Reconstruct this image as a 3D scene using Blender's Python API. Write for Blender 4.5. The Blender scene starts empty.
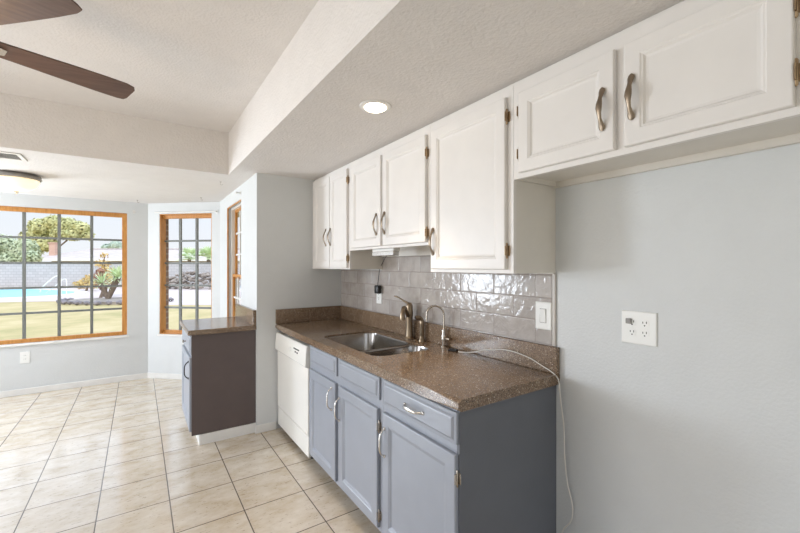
import bpy, bmesh, math, random
from mathutils import Vector, Matrix

C = bpy.context.scene.collection
SC = bpy.context.scene
PI = math.pi
random.seed(7)
# ------------------------------------------------------------------ camera, sky, sun, big lights, exposure
YAW = 0.5936
cam_d = bpy.data.cameras.new('camera')
cam = bpy.data.objects.new('camera', cam_d)
C.objects.link(cam)
cam.location = (0, 0, 1.4157)
cam.rotation_euler = (PI / 2, 0, -YAW)
cam_d.sensor_width = 36
cam_d.lens = 387.65 / 800 * 36
cam_d.shift_y = -0.0005
cam_d.clip_start = 0.02
SC.camera = cam

W = bpy.data.worlds.new('sky')
SC.world = W
W.use_nodes = True
wt = W.node_tree
wt.nodes.clear()
w_tc = wt.nodes.new('ShaderNodeTexCoord')
w_sep = wt.nodes.new('ShaderNodeSeparateXYZ')
w_rmp = wt.nodes.new('ShaderNodeValToRGB')
w_bg = wt.nodes.new('ShaderNodeBackground')
w_out = wt.nodes.new('ShaderNodeOutputWorld')
wt.links.new(w_tc.outputs['Generated'], w_sep.inputs[0])
wt.links.new(w_sep.outputs['Z'], w_rmp.inputs[0])
wt.links.new(w_rmp.outputs[0], w_bg.inputs[0])
wt.links.new(w_bg.outputs[0], w_out.inputs[0])
cr = w_rmp.color_ramp
cr.elements[0].position = 0.0
cr.elements[0].color = (0.92, 0.945, 0.97, 1)
cr.elements[1].position = 0.12
cr.elements[1].color = (0.86, 0.92, 1.0, 1)
e = cr.elements.new(0.35)
e.color = (1.6, 1.85, 2.2, 1)
e = cr.elements.new(1.0)
e.color = (1.4, 1.8, 2.4, 1)
w_bg.inputs[1].default_value = 1.0

sun_d = bpy.data.lights.new('sun', 'SUN')
sun_d.energy = 1.5
sun_d.angle = 0.01
sun_d.color = (1, 0.95, 0.87)
sun = bpy.data.objects.new('sun', sun_d)
C.objects.link(sun)
sun.rotation_euler = (math.radians(44), math.radians(-20), 0)


def area(name, loc, target, sx, sy, power, color):
    d = bpy.data.lights.new(name, 'AREA')
    d.shape = 'RECTANGLE'
    d.size, d.size_y = sx, sy
    d.energy = power
    d.color = color
    o = bpy.data.objects.new(name, d)
    C.objects.link(o)
    o.location = loc
    o.rotation_euler = (Vector(target) - Vector(loc)).to_track_quat('-Z', 'Y').to_euler()
    return o


# fill lights added in made-up openings; only the bay-left window is inferred
area('nook_side_fill', (-3.0, 4.55, 1.35), (0, 4.0, 1.7), 1.2, 1.4, 10, (0.76, 0.87, 1.0))  # fill added to lift the nook ceiling
area('bay_left_window_light', (-2.68, 5.62, 1.38), (-1.7, 4.55, 1.95), 0.75, 1.4, 118, (0.80, 0.89, 1.0))
area('left_wall_fill', (-3.02, 2.5, 1.05), (0, 2.4, 1.05), 1.9, 2.0, 41, (0.94, 0.95, 1.0))  # broad fill added from the left for the cabinet fronts; door made up
area('left_rear_fill', (-3.02, -0.6, 1.35), (0, -0.35, 1.2), 1.5, 1.4, 7, (0.96, 0.955, 0.98))  # fill added to lift the right wall, no window known here
area('rear_fill', (0.2, -2.62, 1.25), (0.2, 0, 1.25), 2.4, 2.0, 1.5, (1.0, 0.95, 0.9))  # weak fill added behind the camera

SC.view_settings.view_transform = 'Standard'
SC.view_settings.look = 'None'
SC.view_settings.gamma = 1
SC.view_settings.use_curve_mapping = False
SC.view_settings.exposure = 0.0


# ------------------------------------------------------------------ materials
def lin(c):
    return tuple((x / 255 / 12.92) if x / 255 <= 0.04045 else ((x / 255 + 0.055) / 1.055) ** 2.4 for x in c) + (1,)


class NT:
    def __init__(self, name):
        self.m = bpy.data.materials.new(name)
        self.m.use_nodes = True
        self.t = self.m.node_tree
        self.b = self.t.nodes['Principled BSDF']
        self.out = self.t.nodes['Material Output']

    def n(self, typ, **kw):
        nd = self.t.nodes.new('ShaderNode' + typ)
        for k, v in kw.items():
            setattr(nd, k, v)
        return nd

    def l(self, a, b):
        self.t.links.new(a, b)

    def obj(self, scale=(1, 1, 1), rot=(0, 0, 0), loc=(0, 0, 0)):
        tc = self.n('TexCoord')
        mp = self.n('Mapping')
        mp.inputs['Scale'].default_value = scale
        mp.inputs['Rotation'].default_value = rot
        mp.inputs['Location'].default_value = loc
        self.l(tc.outputs['Object'], mp.inputs[0])
        return mp.outputs[0]

    def noise(self, vec, scale, detail=3, rough=0.5):
        nd = self.n('TexNoise')
        nd.inputs['Scale'].default_value = scale
        nd.inputs['Detail'].default_value = detail
        nd.inputs['Roughness'].default_value = rough
        self.l(vec, nd.inputs['Vector'])
        return nd.outputs['Fac']

    def ramp(self, fac, stops):
        r = self.n('ValToRGB')
        while len(r.color_ramp.elements) < len(stops):
            r.color_ramp.elements.new(0.5)
        for e, (p, c) in zip(r.color_ramp.elements, stops):
            e.position = p
            e.color = c if len(c) == 4 else lin(c)
        self.l(fac, r.inputs[0])
        return r.outputs[0]

    def bump(self, h, strength, dist=0.01):
        b = self.n('Bump')
        b.inputs['Strength'].default_value = strength
        b.inputs['Distance'].default_value = dist
        self.l(h, b.inputs['Height'])
        self.l(b.outputs[0], self.b.inputs['Normal'])
        return b


def plain(name, rgb, rough=0.5, metal=0.0, vary=0.04, nscale=8, bump=0.0, bscale=200, bdist=0.001, coat=0.0):
    N = NT(name)
    v = N.obj()
    c = lin(rgb)
    lo = tuple(x * (1 - vary) for x in c[:3]) + (1,)
    hi = tuple(min(1, x * (1 + vary)) for x in c[:3]) + (1,)
    N.l(N.ramp(N.noise(v, nscale), [(0.3, lo), (0.7, hi)]), N.b.inputs['Base Color'])
    N.b.inputs['Roughness'].default_value = rough
    N.b.inputs['Metallic'].default_value = metal
    if coat:
        N.b.inputs['Coat Weight'].default_value = coat
        N.b.inputs['Coat Roughness'].default_value = 0.12
    if bump:
        N.bump(N.noise(v, bscale, 2), bump, bdist)
    return N.m


def emit(name, rgb, strength):
    N = NT(name)
    N.b.inputs['Base Color'].default_value = lin(rgb)
    N.b.inputs['Emission Color'].default_value = lin(rgb)
    N.b.inputs['Emission Strength'].default_value = strength
    return N.m


M = {}
M['wall'] = plain('wall_paint', (211, 213, 213), 0.55, bump=0.35, bscale=95, bdist=0.004, vary=0.015)
M['ceil'] = plain('ceiling_paint', (224, 219, 215), 0.7, bump=0.55, bscale=75, bdist=0.006, vary=0.02)
M['trimw'] = plain('white_trim_paint', (228, 226, 222), 0.4)
M['cabw'] = plain('white_cabinet_paint', (228, 224, 220), 0.4, vary=0.02, bump=0.04, bscale=60, bdist=0.002)
M['cabin'] = plain('cabinet_underside_paint', (222, 217, 209), 0.45, vary=0.03)
M['blue'] = plain('blue_grey_paint', (153, 158, 168), 0.32, vary=0.03, bump=0.04, bscale=60, bdist=0.002)
M['bluedk'] = plain('shaded_blue_grey_paint', (102, 105, 112), 0.38, vary=0.03)  # the blue-grey, darkened in colour for the end that faces away from light
M['brown'] = plain('dark_brown_panel_paint', (92, 80, 78), 0.42, vary=0.05)
M['oak'] = None
M['muntin'] = plain('grey_muntin_metal', (112, 114, 110), 0.5, vary=0.03)
M['white_pl'] = plain('white_plastic', (236, 236, 233), 0.3, vary=0.01)
M['dw'] = plain('white_appliance_enamel', (238, 236, 230), 0.18, vary=0.01)
M['black'] = plain('black_plastic', (22, 21, 21), 0.4)
M['slot'] = plain('dark_slot', (40, 38, 36), 0.6)
M['grey_pl'] = plain('grey_plastic', (146, 142, 138), 0.35)
M['bronze'] = plain('antique_nickel', (146, 132, 116), 0.34, 1.0, vary=0.15, nscale=30)
M['hinge'] = plain('aged_brass', (170, 148, 120), 0.4, 1.0, vary=0.2, nscale=60)
M['silver'] = plain('satin_silver', (205, 202, 198), 0.25, 1.0)
M['champ'] = plain('champagne_bronze', (150, 134, 114), 0.3, 1.0, vary=0.06)
M['steel'] = plain('brushed_stainless', (168, 164, 160), 0.17, 1.0, vary=0.06, nscale=3)
M['nickel'] = plain('brushed_nickel', (186, 178, 168), 0.25, 1.0)
M['ledglow'] = emit('downlight_lens', (255, 238, 212), 9.0)
M['globe'] = None
M['cable'] = plain('white_cable_rubber', (226, 222, 214), 0.45)
M['toe'] = plain('dark_toe_kick', (60, 60, 62), 0.6)

# oak window frame
N = NT('orange_oak')
v = N.obj((1, 1, 1))
wv = N.noise(N.obj((9, 9, 1.2)), 9, 6, 0.6)
N.l(N.ramp(wv, [(0.3, (176, 116, 52)), (0.55, (198, 138, 70)), (0.8, (209, 151, 84))]), N.b.inputs['Base Color'])
N.b.inputs['Roughness'].default_value = 0.35
M['oak'] = N.m

# fan blade walnut
N = NT('walnut_blade')
wv = N.noise(N.obj((2, 22, 22)), 3, 6, 0.6)
N.l(N.ramp(wv, [(0.3, (78, 54, 44)), (0.55, (96, 70, 58)), (0.8, (112, 84, 70))]), N.b.inputs['Base Color'])
N.b.inputs['Roughness'].default_value = 0.38
M['blade'] = N.m

# floor tile (travertine look, dark grout, tiles 0.356 m)
N = NT('travertine_floor_tile')
T = 0.356
TX = 0.3525
v = N.obj((1 / TX, 1 / T, 1), loc=(-0.157 / TX, -2.367 / T, 0))
sp = N.n('SeparateXYZ')
N.l(v, sp.inputs[0])


def mth(N, op, a, b=None, c=None):
    nd = N.n('Math', operation=op)
    for i, x in enumerate((a, b, c)):
        if x is None:
            continue
        if isinstance(x, (int, float)):
            nd.inputs[i].default_value = x
        else:
            N.l(x, nd.inputs[i])
    return nd.outputs[0]


def edge_dist(N, s):
    f = mth(N, 'FRACT', s)
    return mth(N, 'MINIMUM', f, mth(N, 'SUBTRACT', 1.0, f))


dmin = mth(N, 'MINIMUM', edge_dist(N, sp.outputs[0]), edge_dist(N, sp.outputs[1]))
gm = N.n('MapRange', interpolation_type='SMOOTHSTEP')
N.l(dmin, gm.inputs[0])
gm.inputs[1].default_value = 0.0065
gm.inputs[2].default_value = 0.0105
idv = N.n('CombineXYZ')
N.l(mth(N, 'FLOOR', sp.outputs[0]), idv.inputs[0])
N.l(mth(N, 'FLOOR', sp.outputs[1]), idv.inputs[1])
wn = N.n('TexWhiteNoise')
N.l(idv.outputs[0], wn.inputs['Vector'])
off = N.n('VectorMath', operation='MULTIPLY_ADD')
N.l(wn.outputs['Color'], off.inputs[0])
off.inputs[1].default_value = (30, 30, 30)
ob = N.obj()
N.l(ob, off.inputs[2])
sv_ = N.n('VectorMath', operation='MULTIPLY')
N.l(off.outputs[0], sv_.inputs[0])
sv_.inputs[1].default_value = (0.85, 1.35, 1)
cl = N.noise(sv_.outputs[0], 6.5, 9, 0.66)
base = N.ramp(cl, [(0.26, (182, 163, 137)), (0.43, (204, 190, 169)), (0.57, (214, 203, 187)), (0.78, (228, 220, 208))])
st = N.n('VectorMath', operation='MULTIPLY')
N.l(off.outputs[0], st.inputs[0])
st.inputs[1].default_value = (0.5, 1.5, 1)
pit = N.ramp(N.noise(st.outputs[0], 55, 4, 0.7), [(0.60, (255, 255, 255)), (0.68, (182, 166, 148))])
pm = N.n('Mix', data_type='RGBA', blend_type='MULTIPLY')
pm.inputs['Factor'].default_value = 0.75
N.l(base, pm.inputs['A'])
N.l(pit, pm.inputs['B'])
gx = N.n('Mix', data_type='RGBA')
N.l(gm.outputs[0], gx.inputs['Factor'])
gx.inputs['A'].default_value = lin((104, 94, 84))
N.l(pm.outputs['Result'], gx.inputs['B'])
N.l(gx.outputs['Result'], N.b.inputs['Base Color'])
rr = N.n('MapRange')
N.l(cl, rr.inputs[0])
N.b.inputs['IOR'].default_value = 1.85
rr.inputs[3].default_value = 0.13
rr.inputs[4].default_value = 0.22
N.l(rr.outputs[0], N.b.inputs['Roughness'])
N.bump(gm.outputs[0], 0.5, 0.002)
M['floor'] = N.m

# glazed wavy subway tile backsplash (on planes facing -X: u = Y, v = Z)
N = NT('glazed_subway_tile')
tc = N.n('TexCoord')
sp = N.n('SeparateXYZ')
N.l(tc.outputs['Object'], sp.inputs[0])
cb = N.n('CombineXYZ')
TL, TH = 0.2665, 0.110
row_s = mth(N, 'DIVIDE', mth(N, 'SUBTRACT', sp.outputs[2], 1.044), TH)
row = mth(N, 'FLOOR', row_s)
odd = mth(N, 'FLOORED_MODULO', row, 2.0)
us = mth(N, 'ADD', mth(N, 'DIVIDE', mth(N, 'SUBTRACT', sp.outputs[1], 1.206), TL), mth(N, 'MULTIPLY', odd, 0.5))
col = mth(N, 'FLOOR', us)
du = mth(N, 'MULTIPLY', edge_dist(N, us), TL)
dv = mth(N, 'MULTIPLY', edge_dist(N, row_s), TH)
dm = mth(N, 'MINIMUM', du, dv)
gm = N.n('MapRange', interpolation_type='SMOOTHSTEP')
N.l(dm, gm.inputs[0])
gm.inputs[1].default_value = 0.0010
gm.inputs[2].default_value = 0.0024
idv = N.n('CombineXYZ')
N.l(col, idv.inputs[0])
N.l(row, idv.inputs[1])
wn = N.n('TexWhiteNoise')
N.l(idv.outputs[0], wn.inputs['Vector'])
off = N.n('VectorMath', operation='MULTIPLY_ADD')
N.l(wn.outputs['Color'], off.inputs[0])
off.inputs[1].default_value = (20, 20, 20)
N.l(tc.outputs['Object'], off.inputs[2])
cl = N.noise(off.outputs[0], 9, 4, 0.6)
tcol = N.ramp(cl, [(0.3, (166, 158, 152)), (0.55, (181, 174, 169)), (0.8, (190, 185, 180))])
hv = N.n('HueSaturation')
N.l(tcol, hv.inputs['Color'])
vr = N.n('MapRange')
N.l(wn.outputs['Value'], vr.inputs[0])
vr.inputs[3].default_value = 0.9
vr.inputs[4].default_value = 1.06
N.l(vr.outputs[0], hv.inputs['Value'])
gx = N.n('Mix', data_type='RGBA')
N.l(gm.outputs[0], gx.inputs['Factor'])
gx.inputs['A'].default_value = lin((150, 142, 136))
N.l(hv.outputs[0], gx.inputs['B'])
N.l(gx.outputs['Result'], N.b.inputs['Base Color'])
N.b.inputs['Roughness'].default_value = 0.12
N.b.inputs['IOR'].default_value = 1.38
hn = N.noise(off.outputs[0], 17, 2, 0.5)
hn.node.inputs['Distortion'].default_value = 1.3
edge = N.n('MapRange', interpolation_type='SMOOTHSTEP')
N.l(dm, edge.inputs[0])
edge.inputs[1].default_value = 0.0
edge.inputs[2].default_value = 0.006
hsum = mth(N, 'ADD', mth(N, 'MULTIPLY', hn, 0.9), mth(N, 'MULTIPLY', edge.outputs[0], 0.35))
N.bump(hsum, 0.6, 0.005)
M['tile'] = N.m

# speckled brown countertop
N = NT('speckled_brown_counter')
v = N.obj()
vo = N.n('TexVoronoi')
vo.inputs['Scale'].default_value = 330
N.l(v, vo.inputs['Vector'])
sv = N.n('SeparateColor')
N.l(vo.outputs['Color'], sv.inputs[0])
spk = N.ramp(sv.outputs[0], [(0.0, (78, 66, 56)), (0.18, (120, 100, 81)), (0.5, (137, 114, 92)), (0.82, (152, 129, 105)), (0.95, (182, 166, 146))])
spk.node.color_ramp.interpolation = 'CONSTANT'
big = N.ramp(N.noise(v, 6, 3), [(0.35, (228, 222, 216)), (0.65, (255, 255, 255))])
mx = N.n('Mix', data_type='RGBA', blend_type='MULTIPLY')
mx.inputs['Factor'].default_value = 0.6
N.l(spk, mx.inputs['A'])
N.l(big, mx.inputs['B'])
vf = N.n('TexVoronoi')
vf.inputs['Scale'].default_value = 120
N.l(v, vf.inputs['Vector'])
sf = N.n('SeparateColor')
N.l(vf.outputs['Color'], sf.inputs[0])
fl_a = mth(N, 'GREATER_THAN', sf.outputs[1], 0.80)
fl_b = mth(N, 'LESS_THAN', vf.outputs['Distance'], 0.30)
mf = N.n('Mix', data_type='RGBA')
N.l(mth(N, 'MULTIPLY', fl_a, fl_b), mf.inputs['Factor'])
N.l(mx.outputs['Result'], mf.inputs['A'])
N.l(N.ramp(sf.outputs[2], [(0.0, (58, 46, 40)), (0.45, (70, 56, 48)), (0.5, (188, 172, 152)), (1.0, (214, 202, 186))]), mf.inputs['B'])
N.l(mf.outputs['Result'], N.b.inputs['Base Color'])
N.b.inputs['Roughness'].default_value = 0.16
N.b.inputs['IOR'].default_value = 1.6
M['counter'] = N.m

# window glass: thin pane, see-through with a mild reflection
N = NT('window_glass')
N.t.nodes.remove(N.b)
tr = N.n('BsdfTransparent')
gl = N.n('BsdfGlossy')
gl.inputs['Roughness'].default_value = 0.02
fr = N.n('LayerWeight')
ms = N.n('MixShader')
N.l(mth(N, 'MULTIPLY', mth(N, 'POWER', fr.outputs['Facing'], 4.0), 0.3), ms.inputs[0])
N.l(tr.outputs[0], ms.inputs[1])
N.l(gl.outputs[0], ms.inputs[2])
N.l(ms.outputs[0], N.out.inputs[0])
M['glass'] = N.m

# alabaster lamp glass, lit from within
N = NT('alabaster_lit_glass')
v = N.obj()
N.l(N.ramp(N.noise(v, 9, 5), [(0.3, (255, 226, 178)), (0.7, (255, 243, 218))]), N.b.inputs['Emission Color'])
N.b.inputs['Emission Strength'].default_value = 0.75
N.b.inputs['Base Color'].default_value = lin((240, 230, 210))
N.b.inputs['Roughness'].default_value = 0.3
M['globe'] = N.m


def bricks(name, c1, c2, mortar, w, h, vertical_axis_rot):
    N = NT(name)
    br = N.n('TexBrick')
    tc = N.n('TexCoord')
    sp = N.n('SeparateXYZ')
    N.l(tc.outputs['Object'], sp.inputs[0])
    cb = N.n('CombineXYZ')
    s = mth(N, 'ADD', mth(N, 'MULTIPLY', sp.outputs[0], vertical_axis_rot[0]), mth(N, 'MULTIPLY', sp.outputs[1], vertical_axis_rot[1]))
    N.l(s, cb.inputs[0])
    N.l(sp.outputs[2], cb.inputs[1])
    N.l(cb.outputs[0], br.inputs['Vector'])
    br.inputs['Color1'].default_value = lin(c1)
    br.inputs['Color2'].default_value = lin(c2)
    br.inputs['Mortar'].default_value = lin(mortar)
    br.inputs['Scale'].default_value = 1
    br.inputs['Mortar Size'].default_value = 0.012
    br.inputs['Brick Width'].default_value = w
    br.inputs['Row Height'].default_value = h
    N.l(br.outputs[0], N.b.inputs['Base Color'])
    N.b.inputs['Roughness'].default_value = 0.85
    N.bump(br.outputs['Fac'], -0.4, 0.01)
    return N.m


CY, SY = math.cos(YAW), math.sin(YAW)
M['brick'] = bricks('house_brick', (132, 104, 90), (146, 116, 100), (158, 144, 132), 0.2, 0.075, (0.71, -0.71))
M['block'] = bricks('grey_block_wall', (182, 178, 176), (192, 188, 186), (160, 156, 154), 0.4, 0.2, (CY, -SY))
M['chim'] = bricks('chimney_brick', (196, 154, 134), (206, 166, 146), (205, 180, 165), 0.25, 0.1, (CY, -SY))
M['roof'] = plain('pale_roof_tile', (192, 178, 171), 0.8, vary=0.08, nscale=1.5)
M['fascia'] = plain('white_fascia', (235, 233, 230), 0.6)
M['stucco'] = plain('pale_stucco', (192, 182, 172), 0.85)
M['deck'] = plain('pale_pool_deck', (200, 184, 176), 0.8, vary=0.05, nscale=0.8)
M['coping'] = plain('white_coping', (232, 228, 222), 0.7)
M['eave'] = plain('tan_eave', (176, 164, 142), 0.7)
M['bark'] = plain('grey_brown_bark', (120, 104, 90), 0.9, vary=0.2)
M['stone'] = plain('purple_grey_stone', (128, 120, 122), 0.85, vary=0.25, nscale=4)
M['rubble'] = plain('brown_rubble', (150, 138, 128), 0.9, vary=0.35, nscale=3)

N = NT('lawn_grass')
v = N.obj()
N.l(N.ramp(N.noise(v, 0.55, 6, 0.7), [(0.3, (160, 150, 98)), (0.5, (188, 168, 120)), (0.7, (202, 182, 138))]), N.b.inputs['Base Color'])
N.b.inputs['Roughness'].default_value = 0.95
N.bump(N.noise(v, 30, 4), 0.6, 0.03)
M['lawn'] = N.m
N = NT('pool_water')
v = N.obj()
N.l(N.ramp(N.noise(v, 0.8, 2), [(0.3, (112, 196, 214)), (0.7, (140, 212, 224))]), N.b.inputs['Base Color'])
N.b.inputs['Roughness'].default_value = 0.3
M['water'] = N.m


def leafmat(name, a, b):
    N = NT(name)
    v = N.obj()
    N.l(N.ramp(N.noise(v, 1.4, 5, 0.7), [(0.3, a), (0.7, b)]), N.b.inputs['Base Color'])
    N.b.inputs['Roughness'].default_value = 0.7
    return N.m


M['leaf_a'] = leafmat('grey_green_leaves', (168, 180, 142), (204, 206, 172))
M['leaf_b'] = leafmat('yellow_green_leaves', (182, 186, 132), (222, 212, 152))
M['leaf_c'] = leafmat('distant_green_leaves', (172, 188, 170), (200, 210, 192))
M['leaf_y'] = leafmat('palm_leaves', (186, 206, 156), (222, 230, 190))
M['leaf_o'] = leafmat('ochre_leaves', (196, 160, 96), (216, 190, 130))
M['leaf_r'] = leafmat('reddish_leaves', (150, 104, 92), (178, 140, 110))


# ------------------------------------------------------------------ mesh helpers
class MB:
    def __init__(self):
        self.bm = bmesh.new()
        self.mi = 0

    def box(self, x0, x1, y0, y1, z0, z1, bev=0.0, seg=1):
        xs, ys, zs = sorted((x0, x1)), sorted((y0, y1)), sorted((z0, z1))
        vs = [self.bm.verts.new((x, y, z)) for x in xs for y in ys for z in zs]
        idx = [(0, 1, 3, 2), (4, 6, 7, 5), (0, 4, 5, 1), (2, 3, 7, 6), (0, 2, 6, 4), (1, 5, 7, 3)]
        fs = [self.bm.faces.new([vs[i] for i in f]) for f in idx]
        for f in fs:
            f.material_index = self.mi
        if bev:
            es = list({e for f in fs for e in f.edges})
            bmesh.ops.bevel(self.bm, geom=es, offset=bev, segments=seg, profile=0.5, affect='EDGES')
        return self

    def obox(self, o, ax, ay, az, bev=0.0, seg=1):
        """box from corner o along three edge vectors"""
        o, ax, ay, az = Vector(o), Vector(ax), Vector(ay), Vector(az)
        vs = [self.bm.verts.new(o + ax * i + ay * j + az * k) for i in (0, 1) for j in (0, 1) for k in (0, 1)]
        idx = [(0, 1, 3, 2), (4, 6, 7, 5), (0, 4, 5, 1), (2, 3, 7, 6), (0, 2, 6, 4), (1, 5, 7, 3)]
        fs = [self.bm.faces.new([vs[i] for i in f]) for f in idx]
        for f in fs:
            f.material_index = self.mi
        if bev:
            es = list({e for f in fs for e in f.edges})
            bmesh.ops.bevel(self.bm, geom=es, offset=bev, segments=seg, profile=0.5, affect='EDGES')
        return self

    def poly(self, pts):
        f = self.bm.faces.new([self.bm.verts.new(p) for p in pts])
        f.material_index = self.mi
        return self

    def prism(self, pts2, z0, z1):
        a = [self.bm.verts.new((x, y, z0)) for x, y in pts2]
        b = [self.bm.verts.new((x, y, z1)) for x, y in pts2]
        n = len(a)
        fs = [self.bm.faces.new(a[::-1]), self.bm.faces.new(b)]
        for i in range(n):
            fs.append(self.bm.faces.new((a[i], a[(i + 1) % n], b[(i + 1) % n], b[i])))
        for f in fs:
            f.material_index = self.mi
        return self

    def rings(self, rings, cap0=True, cap1=True):
        R = [[self.bm.verts.new(p) for p in r] for r in rings]
        n = len(R[0])
        for a, b in zip(R, R[1:]):
            for i in range(n):
                f = self.bm.faces.new((a[i], a[(i + 1) % n], b[(i + 1) % n], b[i]))
                f.material_index = self.mi
        if cap0:
            self.bm.faces.new(R[0][::-1]).material_index = self.mi
        if cap1:
            self.bm.faces.new(R[-1]).material_index = self.mi
        return self

    def tube(self, pts, r, n=10, rb=None):
        """sweep an ellipse: r = radius (or list); rb = second radius (or list)"""
        P = [Vector(p) for p in pts]
        k = len(P)
        ra = r if isinstance(r, (list, tuple)) else [r] * k
        rb = ra if rb is None else (rb if isinstance(rb, (list, tuple)) else [rb] * k)
        t0 = (P[1] - P[0]).normalized()
        up = Vector((0, 1, 0)) if abs(t0.y) < 0.9 else Vector((1, 0, 0))
        nrm = (up - t0 * up.dot(t0)).normalized()
        R = []
        for i in range(k):
            t = (P[min(i + 1, k - 1)] - P[max(i - 1, 0)]).normalized()
            nrm = (nrm - t * nrm.dot(t)).normalized()
            b = t.cross(nrm)
            R.append([P[i] + nrm * (ra[i] * math.cos(2 * PI * j / n)) + b * (rb[i] * math.sin(2 * PI * j / n)) for j in range(n)])
        return self.rings(R)

    def lathe(self, prof, c=(0, 0, 0), axis='Z', n=24):
        c = Vector(c)
        R = []
        for r, h in prof:
            ring = []
            for j in range(n):
                a = 2 * PI * j / n
                p = Vector((r * math.cos(a), r * math.sin(a), h))
                if axis == 'X':
                    p = Vector((h, p.x, p.y))
                elif axis == 'Y':
                    p = Vector((p.y, h, p.x))
                ring.append(c + p)
            R.append(ring)
        return self.rings(R)

    def panel(self, face, y0, y1, z0, z1, rings):
        """front on a plane facing -X at x=face; rings = (inset, outward)"""
        R = []
        for ins, w in rings:
            a, b, c, d = y0 + ins, y1 - ins, z0 + ins, z1 - ins
            x = face - w
            R.append([(x, a, c), (x, b, c), (x, b, d), (x, a, d)])
        return self.rings(R)

    def build(self, name, mat, parent=None, smooth=False, loc=None, kind=None):
        bmesh.ops.recalc_face_normals(self.bm, faces=self.bm.faces)
        if smooth:
            lim = math.radians(38)
            for f in self.bm.faces:
                f.smooth = True
            for ed in self.bm.edges:
                if len(ed.link_faces) == 2 and ed.calc_face_angle(0) > lim:
                    ed.smooth = False
        me = bpy.data.meshes.new(name)
        self.bm.to_mesh(me)
        self.bm.free()
        for m in (mat if isinstance(mat, (list, tuple)) else [mat]):
            me.materials.append(m)
        o = bpy.data.objects.new(name, me)
        C.objects.link(o)
        if parent is not None:
            o.parent = parent
            # mesh data are in world coordinates: cancel the parents' offset
            off = Vector((0, 0, 0))
            p = parent
            while p is not None:
                off += Vector(p['base']) if 'base' in p else Vector((0, 0, 0))
                p = p.parent
            if off.length:
                o.data.transform(Matrix.Translation(-off))
                if mat_uses_world(mat):
                    pass
        if kind:
            o['kind'] = kind
        return o


def mat_uses_world(m):
    return False


def tag(o, label, cat, group=None, kind=None):
    o['label'] = label
    o['category'] = cat
    if group:
        o['group'] = group
    if kind:
        o['kind'] = kind
    return o


def thing(name, base, label=None, cat=None, group=None, kind=None):
    o = bpy.data.objects.new(name, None)
    C.objects.link(o)
    o.location = base
    o['base'] = tuple(base)
    o.empty_display_size = 0.1
    if label:
        tag(o, label, cat, group)
    if kind:
        o['kind'] = kind
    return o


# ------------------------------------------------------------------ structure
XR = 1.622            # kitchen wall plane (faces -X)
YS = 3.402            # stub wall face (faces -Y)
XN = 0.8312           # nook right wall plane (faces -X)
YF = 5.858            # far wall plane (faces -Y)
XB, YB = 0.1006, 5.858    # bay corner
YB2 = 5.20
ZS, ZM = 2.208, 2.57
XL, YR = -2.95, -2.55
YBEAM = 3.62
XSO = 0.648

mb = MB()
mb.prism([(XL, YR), (XR, YR), (XR, YS), (XN, YS), (XN, YB2), (XB, YF), (-2.25, YF), (XL, YB2)], -0.06, 0.0)
floor = mb.build('floor', M['floor'], kind='structure')

mb = MB()
mb.box(XL - 0.2, XSO, YR - 0.2, YBEAM, ZM, ZM + 0.1)
mb.build('ceiling', M['ceil'], kind='structure')
mb = MB()
mb.box(XSO, XR + 0.15, YR - 0.2, YBEAM, ZS, ZM + 0.1)
mb.build('ceiling_soffit', M['ceil'], kind='structure')
mb = MB()
mb.prism([(XL - 0.2, YBEAM), (XR + 0.15, YBEAM), (XR + 0.15, YBEAM + 0.1), (XN + 0.25, YBEAM + 0.12), (XN + 0.25, YB2 + 0.1), (XB + 0.1, YF + 0.25), (-2.35, YF + 0.25), (XL - 0.2, YB2 + 0.1)], ZS, ZM + 0.1)
mb.build('ceiling_nook', M['ceil'], kind='structure')
# roof slab with overhanging eave
mb = MB()
mb.prism([(XL - 0.9, YR - 0.6), (XR + 0.75, YR - 0.6), (XR + 0.75, YS + 0.6), (XN + 0.95, YS + 0.6), (XN + 0.95, YB2 + 0.45), (XB + 0.42, YF + 0.68), (-2.6, YF + 0.68), (XL - 0.9, YB2 + 0.3)], ZM + 0.1, ZM + 0.25)
mb.build('roof', M['fascia'], kind='structure')
mb = MB()
ev_in = [(XR + 0.16, YS + 0.2), (XN + 0.26, YS + 0.2), (XN + 0.26, YB2 + 0.12), (XB + 0.12, YF + 0.26), (-2.4, YF + 0.26)]
ev_out = [(XR + 0.75, YS + 0.6), (XN + 0.95, YS + 0.6), (XN + 0.95, YB2 + 0.45), (XB + 0.42, YF + 0.66), (-2.6, YF + 0.66)]
for (a, b, c, d) in zip(ev_in, ev_in[1:], ev_out[1:], ev_out):
    mb.prism([a, b, c, d], 2.13, ZM + 0.1)
mb.build('trim_eave', M['eave'], kind='structure')


def wall(name, A, d, L, z0, z1, holes=(), t_in=0.1, t_out=0.11, outside='brick', kind='structure'):
    """wall from A along unit d for L; room side is on the right-hand... outward normal n = d rotated +90"""
    A, d = Vector((A[0], A[1], 0)), Vector((d[0], d[1], 0)).normalized()
    n = Vector((-d.y, d.x, 0))
    mb = MB()

    def piece(s0, s1, a, b):
        if s1 - s0 < 1e-4 or b - a < 1e-4:
            return
        mb.mi = 0
        mb.obox(A + d * s0 + Vector((0, 0, a)), d * (s1 - s0), n * t_in, Vector((0, 0, b - a)))
        if t_out:
            mb.mi = 1
            mb.obox(A + d * s0 + n * t_in + Vector((0, 0, a)), d * (s1 - s0), n * t_out, Vector((0, 0, b - a)))

    s = 0
    for (h0, h1, c0, c1) in holes:
        piece(s, h0, z0, z1)
        piece(h0, h1, z0, c0)
        piece(h0, h1, c1, z1)
        s = h1
    piece(s, L, z0, z1)
    mats = [M['wall'], M[outside]]
    return mb.build(name, mats, kind=kind)


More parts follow.
